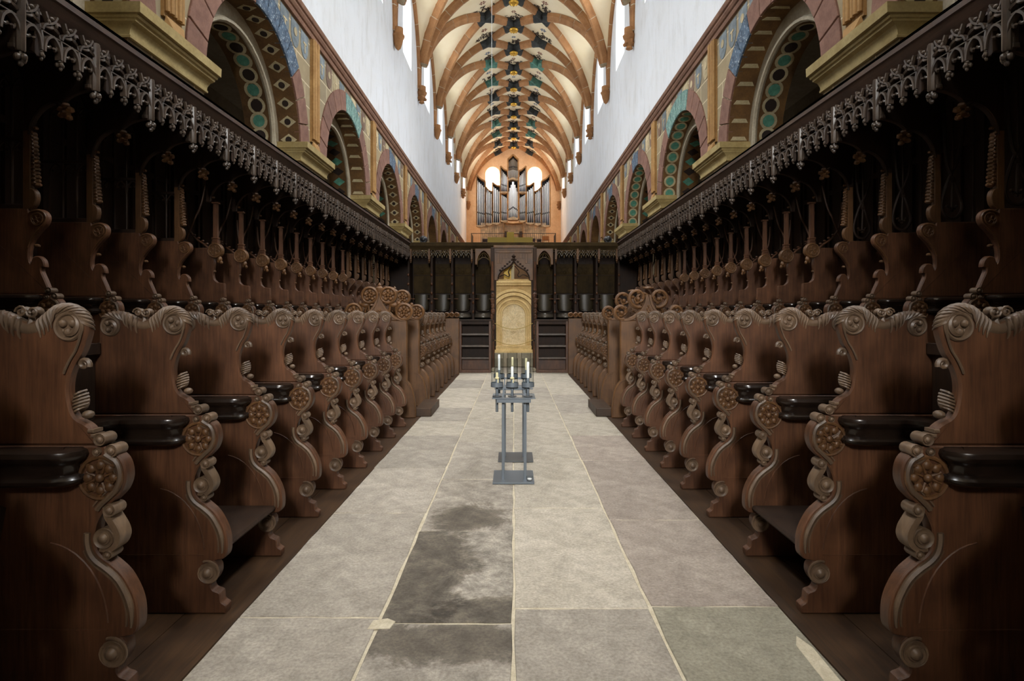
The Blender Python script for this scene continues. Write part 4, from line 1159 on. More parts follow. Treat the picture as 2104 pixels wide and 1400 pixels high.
for s in (-1, 1):
    t = thing('canopy', 'dark oak canopy with hanging carved tracery fringe over the %s stalls' % SIDE[s], 'canopy', (s * CX, 0, 0), 'stall canopies', (s, 1, 1))
    mb = MB(); n = len(corn); ys = [-2.0, YC + .1]
    mb.add([(a, y, CZ + b) for y in ys for a, b in corn], [(i, i + 1, n + i + 1, n + i) for i in range(n - 1)])
    mb.obj('cornice', wood('oak_cornice', (0.030, 0.017, 0.012), (0.085, 0.05, 0.036), 0.5, (26, 1.5, 26)), t, smooth=25)
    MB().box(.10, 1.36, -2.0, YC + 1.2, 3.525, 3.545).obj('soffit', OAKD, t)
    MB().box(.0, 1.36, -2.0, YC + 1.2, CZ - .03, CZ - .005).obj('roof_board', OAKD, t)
    MB().tube([(.018, 2.34, 3.405), (.018, YC, 3.405)], .006, 5).obj('tie_rod', FRNG, t)
    for j in range(-3, 20):
        y = 4.31 + SR * j
        p = inst('pendant', M_('pend', pendant_me), t, (0, y, 0))
        inst('bud', M_('pbud', pbud_me), p)
        for q in range(NARC):
            yy = y + q * AW
            if yy + AW > YC: break
            a = inst('cusped_arch', M_('arc', arc_me), t, (0, yy, 0))
            inst('leaf_scroll', M_('lsc', scroll_me), a)
            if q: inst('drop', M_('drop', drop_me), t, (0, yy, 0))

# ------------------------------------------------------------------ west screen of the choir
YB = 18.35
def px(x, y, Y): return ((x - 1055.5) * Y / FPX, EYE - (y - 646) * Y / FPX)
SCR = thing('screen_canopy', 'dark oak canopy with traceried frieze across the far end of the choir', 'canopy', (0, YB, 0))
def part(mb, name, m, parent=SCR, smooth=38, y=YB): return mb.move((0, -y, 0)).obj(name, m, parent, smooth=smooth)
mb = MB(); cw = [(YC + a, CZ - .06 + b) for a, b in corn]
n = len(corn); mb.add([(x, a, b) for x in (-3.16, 3.16) for a, b in cw], [(i, i + 1, n + i + 1, n + i) for i in range(n - 1)])
mb.box(-3.16, 3.16, YC - .01, YB + .3, CZ - .07, CZ - .035)
part(mb, 'cornice', PANEL, smooth=25)
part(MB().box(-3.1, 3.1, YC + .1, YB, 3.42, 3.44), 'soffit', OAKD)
SST = []
pxs = [(867.6, 0), (909.8, 1), (951.0, 2), (994.0, 3), (1118.6, 4), (1160.0, 5), (1203.0, 6), (1245.5, 7)]
for cxp, i in pxs:
    x = (cxp - 1055.5) * YB / FPX; hw = .268
    SN_ = 'left' if i < 4 else 'right'; nn_ = 4 - i if i < 4 else i - 3
    ST_ = thing('screen_stall', 'dark polished stall back of the far screen, %s %s of the portal' % (ORD[nn_ - 1], SN_), 'choir stall', (x, YB, 0), 'stall backs of the far screen')
    SST.append(ST_)
    def part(mb, name, m, smooth=38, x=x, ST_=ST_): return mb.move((-x, -YB, 0)).obj(name, m, ST_, smooth=smooth)
    part(MB().box(-4.3 if i == 0 else x - .33, 4.3 if i == 7 else x + .33, YB, YB + .06, 0, 3.42), 'back_board', OAKD)
    p = part(MB().plate([(x - hw, 2.20), (x + hw, 2.20), (x + hw, 2.76), (x - hw, 2.76)], YB - .03, YB, .012), 'upper_panel', PANEL)
    mb = MB().box(x - hw, x + hw, YB - .02, YB, 2.78, 3.12)
    for q in range(3):
        cx_ = x - hw + (q + .5) * hw * 2 / 3
        mb.tube([(cx_ + .085 * cos(a), YB - .03, 2.93 + .085 * sin(a)) for a in [2 * pi * k / 14 for k in range(14)]], .010, 5, True)
    mb.tube(cr([(x - hw, YB - .03, 2.80), (x - .12, YB - .03, 2.83), (x, YB - .03, 2.80), (x + .12, YB - .03, 2.83), (x + hw, YB - .03, 2.80)], 4), .014, 6)
    mb.ball((x, YB - .03, 2.86), (.05, .02, .05), 10, 6)
    part(mb, 'tracery_panel', PANEL)
    # rounded barrel back of the seat
    m2 = MB(); vs = []; nn = 12
    rows = [(1.66, .16), (1.69, .205), (1.73, .225), (2.16, .235)]
    for z, r in rows:
        for k in range(nn + 1):
            a = pi * k / nn; vs.append((x + r * cos(a) * 1.0, YB - .02 - (1 - sin(a)) * 0 - .10 * (1 - sin(a)) * -1 - .12, z))
    m2.add(vs, [(r * (nn + 1) + k, r * (nn + 1) + k + 1, (r + 1) * (nn + 1) + k + 1, (r + 1) * (nn + 1) + k) for r in range(len(rows) - 1) for k in range(nn)])
    part(m2, 'barrel_back', wood('oak_polished', (0.028, 0.023, 0.012), (0.075, 0.062, 0.036), 0.34))
    mb = MB().tube(cr([(x - .225, YB - .13, 2.16), (x - .225, YB - .13, 1.75), (x - .17, YB - .13, 1.665), (x, YB - .13, 1.645), (x + .17, YB - .13, 1.665), (x + .225, YB - .13, 1.75), (x + .225, YB - .13, 2.16)], 3), .016, 6)
    part(mb, 'barrel_rim', OAKB)
    # glossy arm rail
    mb = MB().lathe([(.26, 1.44), (.30, 1.46), (.30, 1.50), (.27, 1.54), (.27, 1.58), (.30, 1.60)], (x, YB - .30, 0), 'z', 20)
    part(mb, 'arm_rail', wood('oak_gloss', (0.05, 0.045, 0.035), (0.12, 0.11, 0.095), 0.16), smooth=40)
PORTAL = thing('portal', 'carved oak doorway with ogee arch in the middle of the far screen', 'portal', (0, 17.3, 0))
def part(mb, name, m, parent=SCR, smooth=38): return mb.move((0, -YB, 0)).obj(name, m, parent, smooth=smooth)
divx = [(841, 1), (888.5, 0), (930, 0), (973, 0), (1015, 2), (1096, 2), (1139.5, 0), (1181.5, 0), (1224.5, 0), (1270, 1)]
for di, (cxp, kind) in enumerate(divx):
    x = (cxp - 1055.5) * 17.9 / FPX
    own = SST[(0, 1, 2, 3, 3, 4, 5, 6, 7, 7)[di]]
    def part(mb, name, m, smooth=38, own=own): return mb.move((-own.location.x, -YB, 0)).obj(name, m, own, smooth=smooth)
    mb = MB().plate([(x - .035, 0), (x + .035, 0), (x + .035, 3.5), (x - .035, 3.5)], 17.75, YB, .008)
    part(mb, 'stall_divider', OAKD)
    mb = MB()
    for q in range(5): mb.ball((x, 17.72, 1.62 + q * .28), (.035, .05, .05), 8, 5)
    mb.tube([(x - .16, 17.95, 2.02), (x + .16, 17.95, 2.02)], .018, 6)
    part(mb, 'divider_carving', OAKW if kind == 2 else OAK)
# tracery frieze of the west canopy
def part(mb, name, m, parent=SCR, smooth=38): return mb.move((0, -YB, 0)).obj(name, m, parent, smooth=smooth)
TX = [(846, 878), (884, 922), (927, 967), (1144.5, 1185), (1190, 1229), (1234, 1266)]
for (a, b) in TX:
    x0, x1 = (a - 1055.5) * YC / FPX, (b - 1055.5) * YC / FPX; nn = 4; w_ = (x1 - x0) / nn; yy = YC + .09
    mb = MB()
    for q in range(nn):
        xc = x0 + (q + .5) * w_
        for zz in (3.40, 3.30):
            mb.tube(cr([(xc - w_ / 2, yy, zz - .02), (xc - w_ * .3, yy, zz + .05), (xc, yy, zz + .085), (xc + w_ * .3, yy, zz + .05), (xc + w_ / 2, yy, zz - .02)], 3), .010, 5)
            mb.tube(cr([(xc - w_ * .5, yy, zz + .085), (xc - w_ * .2, yy, zz + .03), (xc, yy, zz - .02), (xc + w_ * .2, yy, zz + .03), (xc + w_ * .5, yy, zz + .085)], 3), .009, 5)
        mb.ball((xc, yy, 3.255), (.018, .018, .026), 7, 5)
    mb.tube([(x0, yy, 3.40), (x1, yy, 3.40)], .007, 5)
    part(mb, 'frieze_tracery', OLIVE)
for a in (843, 881, 924.5, 969, 1142.5, 1187.5, 1231.5, 1268.5):
    x = (a - 1055.5) * YC / FPX
    p = part(MB().box(x - .032, x + .032, YC + .04, YC + .12, 3.18, 3.50, .008), 'frieze_post', OAKG)
    b = MB().ball((x, YC + .08, 3.15), (.036, .036, .045), 8, 6); b.ball((x, YC + .08, 3.10), (.02, .02, .03), 7, 5)
    part(b, 'bud', OAKG)
# gabled baldachins beside the portal
for (a, b) in ((976, 1012), (1100.5, 1136.5)):
    x0, x1 = (a - 1055.5) * YC / FPX, (b - 1055.5) * YC / FPX; xc = (x0 + x1) / 2; hw = (x1 - x0) / 2
    arcp = [(xc - hw + .07, 3.02), (xc - hw + .08, 3.18), (xc - hw * .45, 3.33), (xc, 3.43), (xc + hw * .45, 3.33), (xc + hw - .08, 3.18), (xc + hw - .07, 3.02)]
    out = [(x0, 3.02), (x0, 3.50), (x1, 3.50), (x1, 3.02)] + B2(cr([(p[0], p[1], 0) for p in arcp[::-1]], 4))
    mb = MB().plate(out, YC - .02, YC + .08, .012)
    part(mb, 'arched_hood', OAKG)
    mb = MB().tube(cr([(p[0], YC + .03, p[1] - .05) for p in arcp], 4), .014, 6)
    for e in (-1, 1): mb.tube(cr([(xc, YC + .03, 3.40), (xc + e * hw * .3, YC + .03, 3.22), (xc + e * hw * .75, YC + .03, 3.14)], 4), .012, 5)
    mb.tube(cr([(xc - .16, YC + .03, 3.19), (xc, YC + .03, 3.24), (xc + .16, YC + .03, 3.19)], 4), .010, 5)
    part(mb, 'hood_tracery', OLIVE)
# portal in the middle
def part(mb, name, m, smooth=38): return mb.move((0, -17.3, 0)).obj(name, m, PORTAL, smooth=smooth)
PY = 17.30
mb = MB()
ogee = cr([(-.46, 2.60, 0), (-.44, 2.70, 0), (-.36, 2.82, 0), (-.22, 2.91, 0), (-.10, 2.99, 0), (-.03, 3.08, 0), (0, 3.14, 0)], 4)
og = B2(ogee) + [(-p[0], p[1]) for p in ogee[::-1][1:]]
mb.plate([(-.60, 2.55), (-.60, 3.58), (.60, 3.58), (.60, 2.55), (.47, 2.55)] + og[::-1] + [(-.47, 2.55)], PY, PY + .12, .01)
PORT = part(mb, 'portal_head', OAKG)
for q in range(12):
    x = -.46 + q * .083
    if abs(x) > .1: MB().box(x - .03, x + .03, PY - .014, PY + .004, 3.05 if abs(x) > .3 else 3.2, 3.34, .004).move((0, -17.3, 0)).obj('slat', OAKG, PORT)
mb = MB().tube([(p[0], PY - .005, p[1]) for p in og], .022, 6)
for e in (-1, 1):
    mb.tube(cr([(e * .42, PY + .03, 2.66), (e * .28, PY + .03, 2.72), (e * .16, PY + .03, 2.66), (e * .12, PY + .03, 2.72), (e * .16, PY + .03, 2.82), (e * .03, PY + .03, 2.98)], 4), .016, 6)
    for q in range(6): mb.ball((e * (.40 - .07 * q), PY - .02, 2.85 + .062 * q), (.036, .03, .030), 7, 5)
mb.lathe([(.03, 3.14), (.06, 3.18), (.03, 3.22), (.07, 3.26), (.02, 3.31)], (0, PY, 0), 'z', 10)
part(mb, 'ogee_arch', OAKD)
part(MB().box(-.54, .54, PY - .02, PY + .03, 3.36, 3.44, .01).box(-.58, .58, PY - .05, PY + .03, 3.50, 3.58, .01), 'portal_moulding', OAKG)
for e in (-1, 1): part(MB().box(min(e * .52, e * .62), max(e * .52, e * .62), PY + .02, PY + .10, 0, 3.55, .01), 'side_board', OAKD)
for e in (-1, 1):
    xx = e * .585
    part(MB().box(xx - .05, xx + .05, 16.2, 16.34, 0.0, 3.4, .01), 'portal_jamb', OAKD)
    part(MB().box(xx - .075, xx + .075, 15.86, 16.2, 0, .09, .01), 'plinth', GREYST)
    mb = MB().lathe([(.05, .09), (.055, .5), (.07, .55), (.05, .60), (.045, .75), (.065, .80)], (xx, 16.08, 0), 'z', 8)
    rn = random.Random(5 + e)
    for q in range(9):
        z = .9 + q * .145
        mb.ball((xx + rn.uniform(-.02, .02), 16.06, z), (.045 + rn.uniform(0, .018), .05, .085), 8, 6, 4, .12)
        mb.ball((xx + rn.uniform(-.035, .035), 16.02, z + .05), (.024, .024, .028), 6, 4)
    mb.lathe([(.05, 2.2), (.035, 2.3), (.03, 3.0)], (xx, 16.1, 0), 'z', 8)
    part(mb, 'carved_column', OAK)
# small black spotlights on the screen
for xq in (870, 1249):
    x, z = px(xq, 496, 17.6)
    t = thing('spotlight', 'small black spotlight on top of the screen at its %s corner' % ('left' if xq < 1000 else 'right'), 'spotlight', (x, 17.6, 3.69))
    MB().ball((0, 0, .11), (.125, .12, .11), 12, 8).lathe([(.10, 0), (.12, .12), (.10, .13)], (0, -.08, .10), 'y', 12).obj('housing', IRON, t)
    MB().box(-.08, .08, -.08, .08, 0, .02, .004).obj('foot', IRON, t)

# ---- stone niche behind the portal
NY_ = 17.34
t = thing('stone_niche', 'pale stone niche with stepped round arches seen through the portal', 'niche', (0, NY_, 0))
def npart(mb, name, m): return mb.move((0, -NY_, 0)).obj(name, m, t)
def ring(mb, r0, r1, zc, ya, yb, hx, zb):
    a = [(-r1, zb)] + [(-r1 * cos(pi * i / 20), zc + r1 * sin(pi * i / 20)) for i in range(21)] + [(r1, zb)]
    b = [(r0, zb)] + [(r0 * cos(pi * i / 20), zc + r0 * sin(pi * i / 20)) for i in range(21)] + [(-r0, zb)]
    mb.plate(a + b, ya, yb, .008)
z0 = .62
npart(MB().box(-.60, .60, NY_ + .14, NY_ + .24, .3, 2.60), 'backing', NICHE)
npart(MB().plate([(-.345, z0)] + [(-.345 * cos(pi * i / 20), 1.50 + .345 * sin(pi * i / 20)) for i in range(21)] + [(.345, z0)], NY_ + .10, NY_ + .15, .004), 'plaster_panel', NICHEP)
def ringarc(mb, r0, r1, zc, ya, yb, lim=.575):
    a0 = math.acos(min(1, lim / r1)); b0 = math.acos(min(1, lim / r0))
    a = [(-r1 * cos(t_), zc + r1 * sin(t_)) for t_ in [a0 + (pi - 2 * a0) * i / 20 for i in range(21)]]
    b = [(r0 * cos(t_), zc + r0 * sin(t_)) for t_ in [b0 + (pi - 2 * b0) * i / 20 for i in range(21)]]
    mb.plate(a + b, ya, yb, .006)
for (r0, r1, ya) in ((.345, .40, .07), (.40, .47, .09), (.47, .53, .05), (.53, .58, .085), (.60, .70, .03), (.72, .80, .02)):
    mb = MB(); ring(mb, r0, r1, 1.50, NY_ + ya, NY_ + .15, 0, z0) if r0 < .55 else ringarc(mb, r0, r1, 1.50, NY_ + ya, NY_ + .15); npart(mb, 'arch_moulding', NICHE)
npart(MB().box(-.57, .57, NY_ - .02, NY_ + .22, .44, .62, .015).box(-.58, .58, NY_ - .06, NY_ + .22, .40, .50, .015), 'sill', NICHE)
npart(MB().box(-.515, .515, NY_ - .01, NY_ + .22, 2.40, 2.47, .012).box(-.515, .515, NY_ - .03, NY_ + .22, 2.47, 2.54, .012), 'cornice', NICHE)
npart(MB().box(-.66, .66, NY_ - .10, NY_ + .34, 0, .41, .015), 'base', GREYST)
t2 = thing('wooden_shrine', 'golden yellow wooden shrine panel glimpsed through the ogee arch', 'shrine', (-.04, 17.62, 2.42))
MB().box(-.26, .02, 0, .05, .02, .85, .01).obj('panel', plain('shrine_yellow', (.85, .55, .06), .5), t2)
MB().box(-.04, .06, -.03, .02, .0, .75, .01).obj('post', plain('shrine_pale', (.6, .5, .3), .6), t2)
for i, (zz, sag) in enumerate(((1.28, .16), (.80, .14))):
    t = MB().tube([(x, 16.9, zz - sag * (1 - (x / .53) ** 2)) for x in [-.53 + 1.06 * k / 16 for k in range(17)]], .011, 6).obj('barrier_rope', ROPE)
    tag(t, '%s ochre rope sagging across the portal opening' % ('upper', 'lower')[i], 'rope')
    for e in (-1, 1): MB().tube([(e * .53, 16.9, zz), (e * .56, 16.6, zz + .01), (e * .575, 16.33, zz + .02)], .011, 6).obj('rope_end', ROPE, t)

# ---- book shelves in front of the screen
for s in (-1, 1):
    t = thing('bookcase', 'empty dark oak bookcase with four shelves %s of the portal' % SIDE[s], 'bookcase', (s * 1.02, 15.5, 0), 'bookcases', (s, 1, 1))
    MB().box(-.42, -.36, 0, .34, 0, 1.40, .006).obj('side', OAK, t); MB().box(.36, .42, 0, .34, 0, 1.40, .006).obj('side', OAK, t)
    MB().box(-.44, .44, -.03, .36, 1.37, 1.41, .008).box(-.37, .37, .0, .06, 1.28, 1.37, .006).obj('top', OAKD, t)
    MB().box(-.37, .37, .30, .34, 0, 1.37).obj('back', OAKD, t)
    for z in (.36, .68, .99): MB().box(-.365, .365, .01, .31, z, z + .05, .006).obj('shelf', FRNG, t)
    MB().box(-.37, .37, .005, .05, 0, .06, .006).box(-.37, .37, .03, .30, .06, .08).box(-.36, .36, .18, .22, .06, .36).obj('base_board', OAK, t)
    MB().box(-.44, .60, .36, 1.1, 0, 1.36).obj('desk_body', OAKD, t)
    t = thing('boarding_screen', 'dark oak boarding between the bookcase and the %s far stalls' % SIDE[s], 'panelling', (s * 2.4, 15.6, 0), None, (s, 1, 1))
    MB().box(-.95, .9, 0, .08, 0, 1.38).box(-.95, .9, -.02, .1, 1.38, 1.43, .01).obj('boarding', OAKD, t)

# ------------------------------------------------------------------ candle stand
t = thing('candle_stand', 'blue-grey steel votive candle stand in the middle of the aisle', 'candle stand', (0, 5.45, 0))
def cpart(mb, name, m, **k): return mb.move((0, -5.45, 0)).obj(name, m, t, **k)
ya, yb = 5.46, 6.30
for y0_, y1_, x0, x1 in ((5.33, 5.76, -.192, .188), (6.12, 6.52, -.165, .205)):
    cpart(MB().box(x0, x1, y0_, y1_, .002, .016, .002), 'base_plate', STEELD if y0_ > 6 else STEEL)
for y in (ya, yb):
    for x in (-.098, .106): cpart(MB().box(x - .0135, x + .0135, y - .02, y + .02, .012, .752, .002), 'post', STEEL)
for y in (5.40, 6.30):
    cpart(MB().box(-.158, .158, y - .012, y + .012, .735, .768, .002), 'cross_beam', STEEL)
for x in (-.098, .106): cpart(MB().box(x - .012, x + .012, 5.40, 6.32, .742, .766, .002), 'side_beam', STEEL)
mb = MB().box(-.20, .20, 5.38, 5.44, .770, .778).box(-.20, .20, 5.66, 5.72, .770, .778).box(-.20, -.09, 5.44, 5.66, .770, .778).box(.09, .20, 5.44, 5.66, .770, .778)
mb.box(-.20, .20, 6.08, 6.14, .770, .778).box(-.20, .20, 6.36, 6.42, .770, .778).box(-.20, -.09, 6.14, 6.36, .770, .778).box(.09, .20, 6.14, 6.36, .770, .778)
cpart(mb, 'lower_tray', STEEL)
CXS = (-.156, -.014, .133)
ROWS = (5.47, 6.26)
for ry in ROWS:
    for x in CXS:
        cpart(MB().lathe([(.011, .638), (.013, .642), (.013, .952), (.011, .956)], (x, ry, 0), 'z', 10), 'candle_tube', STEEL)
        cpart(MB().lathe([(.036, .779), (.042, .782), (.042, .788), (.014, .790)], (x, ry, 0), 'z', 14), 'drip_pan', STEELD)
        cpart(MB().lathe([(.056, .872), (.058, .873), (.058, .915), (.0545, .915), (.0545, .880), (.014, .880), (.014, .872)], (x, ry, 0), 'z', 18), 'glass_holder', STEEL)
    cpart(MB().box(-.14, .14, ry + .02, ry + .04, .852, .872, .002), 'upper_beam', STEEL)
    for x in (-.098, .106): cpart(MB().box(x - .006, x + .006, ry + .022, ry + .038, .776, .855), 'strut', STEEL)
spec = [(0, .045, WAXY), (1, .10, WAX), (2, .145, WAX), (3, .16, WAX), (4, .13, WAXY), (5, .12, WAXY)]
names = ['front left', 'front middle', 'front right', 'back left', 'back middle', 'back right']
k = 0
for ry in ROWS:
    for x in CXS:
        g = MB(); ro, ri = .0525, .0500
        g.lathe([(ro, .8835), (ro, 1.138), (ri, 1.138), (ri, .8835)], (0, 0, 0), 'z', 24)
        g.f = [f for f in g.f if len(f) == 4]
        nn = 24
        g.f += [(3 * nn + i, 3 * nn + (i + 1) % nn, (i + 1) % nn, i) for i in range(nn)]
        o = g.obj('glass_cylinder', GLASS, None, (x, ry, 0))
        tag(o, 'clear glass wind cylinder on the candle stand, %s' % names[k], 'glass', 'glass cylinders of the candle stand')
        i, h, m = spec[k]
        c = thing('candle', 'candle inside the %s glass of the stand, %s' % (names[k], 'short yellow stub' if h < .06 else 'white stick' if m is WAX else 'yellowish stick'), 'candle', (x, ry, .955), 'candles on the stand')
        MB().lathe([(.0125, 0), (.0125, h), (.008, h + .006)], (0, 0, 0), 'z', 10).obj('wax', m, c)
        MB().tube([(0, 0, h), (.002, 0, h + .018)], .0015, 4).obj('wick', IRON, c)
        if k in (0, 1): MB().ball((0, -.004, -.002), (.022, .022, .014), 8, 5).ball((.01, -.012, -.03), (.008, .006, .03), 6, 4).obj('wax_drip', WAXY, c)
        k += 1
o = thing('tealight', 'small glass tealight on the base plate of the candle stand', 'tealight', (.146, 5.40, .016))
g = MB().lathe([(.018, 0), (.026, .004), (.030, .03), (.030, .042), (.028, .042), (.028, .03), (.016, .006)], (0, 0, 0), 'z', 14); g.obj('glass', GLASS, o)
MB().lathe([(.018, .008), (.022, .02), (.0, .021)], (0, 0, 0), 'z', 10).obj('wax', WAX, o)

# ------------------------------------------------------------------ organ on the west gallery
OY = 49.5; GZ = 7.08
def ox(p): return (930 + p / 6.088 - 1055.5) * OY / FPX
def oz(p): return EYE + (646 - (280 + p / 6.088)) * OY / FPX
gal = MB().box(-4.35, 4.35, 45.6, 53.9, 6.8, GZ).box(-4.35, 4.35, 45.6, 45.75, 6.5, GZ).obj('gallery', WESTW, smooth=0)
tag(gal, 'stone organ gallery at the west end of the nave', 'gallery', kind='structure')
ORG = thing('organ', 'pipe organ with stepped silver pipe towers in a pale wooden case', 'organ', (0, OY, GZ))
def opart(mb, name, m, smooth=38, **k): return mb.move((0, -OY, -GZ)).obj(name, m, ORG, smooth=smooth, **k)
def opipe(x, zt, zb, r, m=PIPE, y=OY - .05):
    f = min(1.0, .26 * (zt - zb))
    p = MB().lathe([(r * .25, zb), (r * .95, zb + f), (r, zb + f + .02), (r, zt), (r * .85, zt)], (x, y, 0), 'z', 10)
    q = opart(p, 'pipe', m)
    MB().box(x - r * .55, x + r * .55, y - r - .012, y - r * .6, zb + f + .05, zb + f + .17).move((0, -OY, -GZ)).obj('pipe_mouth', VOID, q)
def tower(xa, xb, ta, tb, pa, pb, bot, n, m=PIPE, case=True):
    """xa..xb crop pixels, case top from ta to tb, pipe tops from pa to pb, bottom at bot"""
    X0, X1 = ox(xa), ox(xb)
    if case:
        c = [(X0, oz(bot)), (X1, oz(bot)), (X1, oz(tb)), (X0, oz(ta))]
        opart(MB().plate(c, OY + .25, OY + .5), 'case_back', VOID, 0)
        fr = MB()
        for (x_, t_) in ((X0, ta), (X1, tb)): fr.box(x_ - .05, x_ + .05, OY - .22, OY + .5, oz(bot), oz(t_), .01)
        fr.sweep(cr([(X0, OY + .1, oz(ta)), ((X0 + X1) / 2, OY + .1, oz((ta + tb) / 2 + 12)), (X1, OY + .1, oz(tb))], 3), [(-.05, -.35), (.05, -.35), (.05, .35), (-.05, .35)], up=(0, 1, 0))
        opart(fr, 'case_frame', PINEO)
    for k in range(n):
        f = (k + .5) / n
        w_ = abs(X1 - X0) / n
        opipe(X0 + (X1 - X0) * f, oz(pa + (pb - pa) * f), oz(bot) + .05, w_ * .40, m)
for e in (0, 1):
    fx = (lambda v: v) if e == 0 else (lambda v: 1518 - v)
    tower(fx(302), fx(408), 490, 570, 548, 650, 1125, 5)
    tower(fx(412), fx(496), 640, 700, 650, 735, 1105, 4)
    tower(fx(500), fx(596), 585, 632, 625, 705, 1092, 4)
    tower(fx(604), fx(686), 715, 715, 728, 782, 1062, 5)
    tower(fx(600), fx(690), 380, 440, 412, 520, 700, 6)
    for (a, b, zb) in ((296, 416, 1120), (408, 502, 1100), (494, 606, 1088), (598, 694, 1060)):
        x0, x1 = sorted((ox(fx(a)), ox(fx(b))))
        opart(MB().plate([(x0, oz(zb)), (x0 + .05, oz(zb + 16)), ((x0 + x1) / 2, oz(zb + 30)), (x1 - .05, oz(zb + 16)), (x1, oz(zb))], OY - .32, OY + .4, .02), 'tower_foot', PINE)
    x0, x1 = sorted((ox(fx(598)), ox(fx(692))))
    opart(MB().box(x0, x1, OY - .30, OY + .3, oz(718), oz(700), .02), 'tower_shelf', PINE)
# centre tower
xc0, xc1 = ox(692), ox(820); xm = (xc0 + xc1) / 2
opart(MB().plate([(xc0, oz(1040)), (xc1, oz(1040)), (xc1, oz(300)), (xm, oz(240)), (xc0, oz(300))], OY + .2, OY + .5), 'case_back', VOID, 0)
fr = MB().box(xc0 - .05, xc0 + .05, OY - .3, OY + .5, oz(1040), oz(300), .01).box(xc1 - .05, xc1 + .05, OY - .3, OY + .5, oz(1040), oz(300), .01)
for a, b in ((xc0, xm), (xc1, xm)): fr.sweep([(a, OY + .1, oz(300)), (b, OY + .1, oz(240))], [(-.06, -.4), (.06, -.4), (.06, .4), (-.06, .4)], up=(0, 1, 0))
opart(fr, 'case_frame', PINEO)
for k in range(9):
    f = (k + .5) / 9; d = abs(f - .5) * 2
    opipe(xc0 + (xc1 - xc0) * f, oz(282 + 55 * d), oz(445), .045, PIPEW, OY - .10)
    p = MB().lathe([(.035, 0), (.05, 1.2)], (0, 0, 0), 'z', 8)
    o = p.obj('reed_pipe', PIPE, ORG); o.location = (xc0 + (xc1 - xc0) * f, -.15, oz(545) - GZ + .1 * (1 - d)); o.rotation_euler = (R(38), 0, 0); o.scale = (1, 1, .62)
opart(MB().plate([(xc0, oz(572)), (xm, oz(556)), (xc1, oz(572)), (xc1, oz(552)), (xm, oz(528)), (xc0, oz(552))], OY - .45, OY + .3, .02), 'tower_shelf', PINE)
for k in range(7):
    d = abs(k - 3); opipe(xc0 + (xc1 - xc0) * (k + .5) / 7, oz((580, 617, 655, 700)[d]), oz(1032), .085 if d else .10, PIPE, OY - .22 + .03 * d)
opart(MB().plate([(xc0 - .04, oz(1040)), (xm, oz(1018)), (xc1 + .04, oz(1040)), (xc1 - .05, oz(1060)), (xc0 + .05, oz(1060))], OY - .5, OY + .4, .02), 'tower_foot', PINE)
# lower case
opart(MB().box(ox(350), ox(1170), OY - .05, OY + .6, GZ, oz(1085)), 'lower_case', PINE, 0)
for k in range(10):
    xa, xb = (350 + 28.5 * k, 350 + 28.5 * (k + 1)) if k < 10 else (0, 0)
    for mir in (0, 1):
        a, b = (xa, xb) if not mir else (1518 - xb, 1518 - xa)
        opart(MB().box(ox(a) + .01, ox(b) - .01, OY - .085, OY - .04, GZ + .02, oz(1130), .008), 'case_panel', PINE)
opart(MB().box(ox(636), ox(648), OY - .5, OY, GZ, oz(1095), .01).box(ox(872), ox(884), OY - .5, OY, GZ, oz(1095), .01)
      .plate([(ox(636), oz(1100)), (xm, oz(1112)), (ox(884), oz(1100)), (ox(884), oz(1086)), (xm, oz(1096)), (ox(636), oz(1086))], OY - .55, OY, .02), 'console_hood', PINEO)
opart(MB().box(ox(700), ox(820), OY - .35, OY, GZ, oz(1210), .02).box(ox(690), ox(830), OY - .6, OY - .1, oz(1235), oz(1222), .01), 'console', PINE)
opart(MB().box(ox(650), ox(690), OY - .45, OY - .08, oz(1270), oz(1200), .02).box(ox(832), ox(872), OY - .45, OY - .08, oz(1270), oz(1200), .02), 'stop_jamb', OAKG)
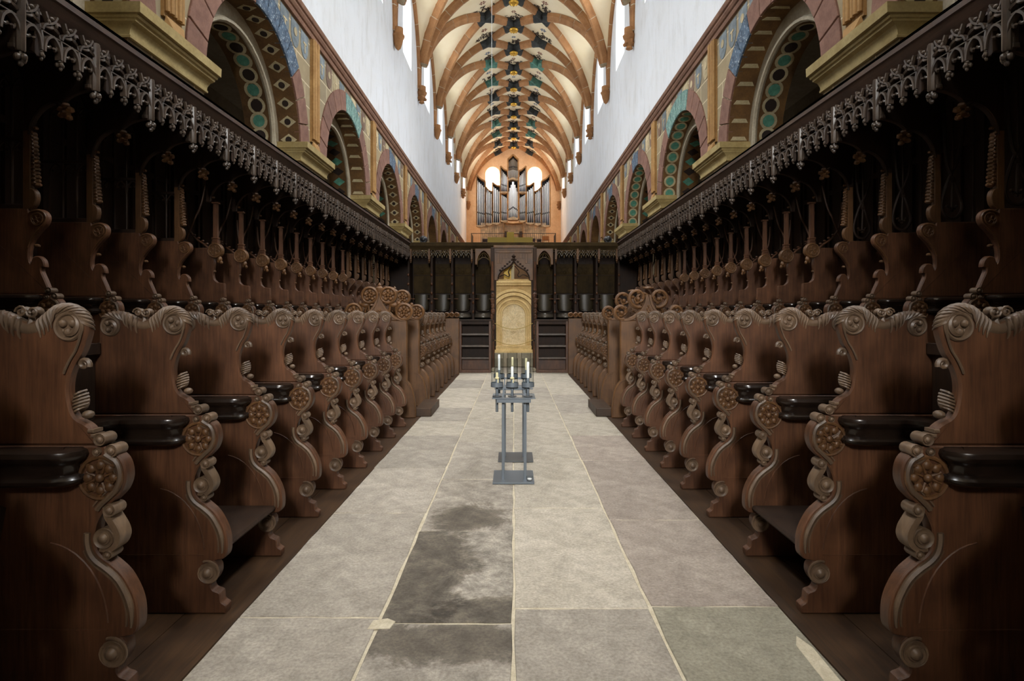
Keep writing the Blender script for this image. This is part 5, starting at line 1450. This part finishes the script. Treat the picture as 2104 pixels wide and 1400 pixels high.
# gallery fittings
RY = 46.2
def rx(p): return (930 + p / 6.088 - 1055.5) * RY / FPX
def rz(p): return EYE + (646 - (280 + p / 6.088)) * RY / FPX
t = thing('gallery_railing', 'thin dark metal railing along the organ gallery', 'railing', (0, RY, GZ))
x0, x1 = rx(232), rx(1290)
def rp(mb, nm): mb.move((0, -RY, -GZ)).obj(nm, IRON, t)
rp(MB().box(x0, x1, RY - .02, RY + .02, rz(1220), rz(1213)), 'hand_rail'); rp(MB().box(x0, x1, RY - .015, RY + .015, GZ + .08, GZ + .11), 'bottom_rail')
nb = 44
for k in range(nb + 1):
    x = x0 + (x1 - x0) * k / nb
    rp(MB().box(x - .008, x + .008, RY - .008, RY + .008, GZ, rz(1218)), 'baluster')
for e, xx in ((-1, x0), (1, x1)): rp(MB().box(xx - .02, xx + .02, RY, RY + 2.2, rz(1222), rz(1213)).box(xx - .012, xx + .012, RY, RY + 2.2, GZ + .1, rz(1226)), 'side_screen')
BYW = plain('ochre_board', (.42, .31, .06), .6); 
t = thing('music_desk', 'ochre boarded cross-shaped desk front before the organ console', 'desk', (0, 45.9, GZ))
MB().box(rx(440), rx(1000), -.04, .04, 0, rz(1272) - GZ, .01).obj('board', BYW, t)
MB().box(rx(678), rx(768), -.07, -.04, 0, rz(1208) - GZ, .01).obj('upright_board', plain('ochre_board_bright', (.46, .32, .035), .5), t)
for i, (a, b, tp, m, nm, ds) in enumerate(((362, 428, 1262, 'brown', 'chair', 'left of the desk'), (998, 1040, 1258, 'brown', 'chair', 'just right of the desk'), (1062, 1118, 1264, 'brown', 'chair', 'between the desk and the orange chair'), (1132, 1216, 1228, 'orange', 'chair', 'at the right end of the railing'))):
    mm = plain('chair_' + m, (.05, .018, .018) if m == 'brown' else (.50, .16, .02), .5)
    x0, x1 = rx(a), rx(b); w_ = x1 - x0
    t = thing('gallery_chair', '%s chair on the organ gallery %s' % ('dark brown' if m == 'brown' else 'orange wooden', ds), 'chair', ((x0 + x1) / 2, 47.2, GZ), 'gallery chairs')
    zt = (rz(tp) - GZ) * 1.03
    MB().box(-w_ / 2, w_ / 2, .18, .22, zt * .55, zt, .01).obj('backrest', mm, t); MB().box(-w_ / 2, w_ / 2, -.22, .2, .42, .46, .01).obj('seat', mm, t)
    for u in (-1, 1):
        for v in (-.19, .19): MB().box(u * (w_ / 2 - .03) - .018, u * (w_ / 2 - .03) + .018, v - .018, v + .018, 0, .43 if v < 0 else zt * .6).obj('leg', mm, t)
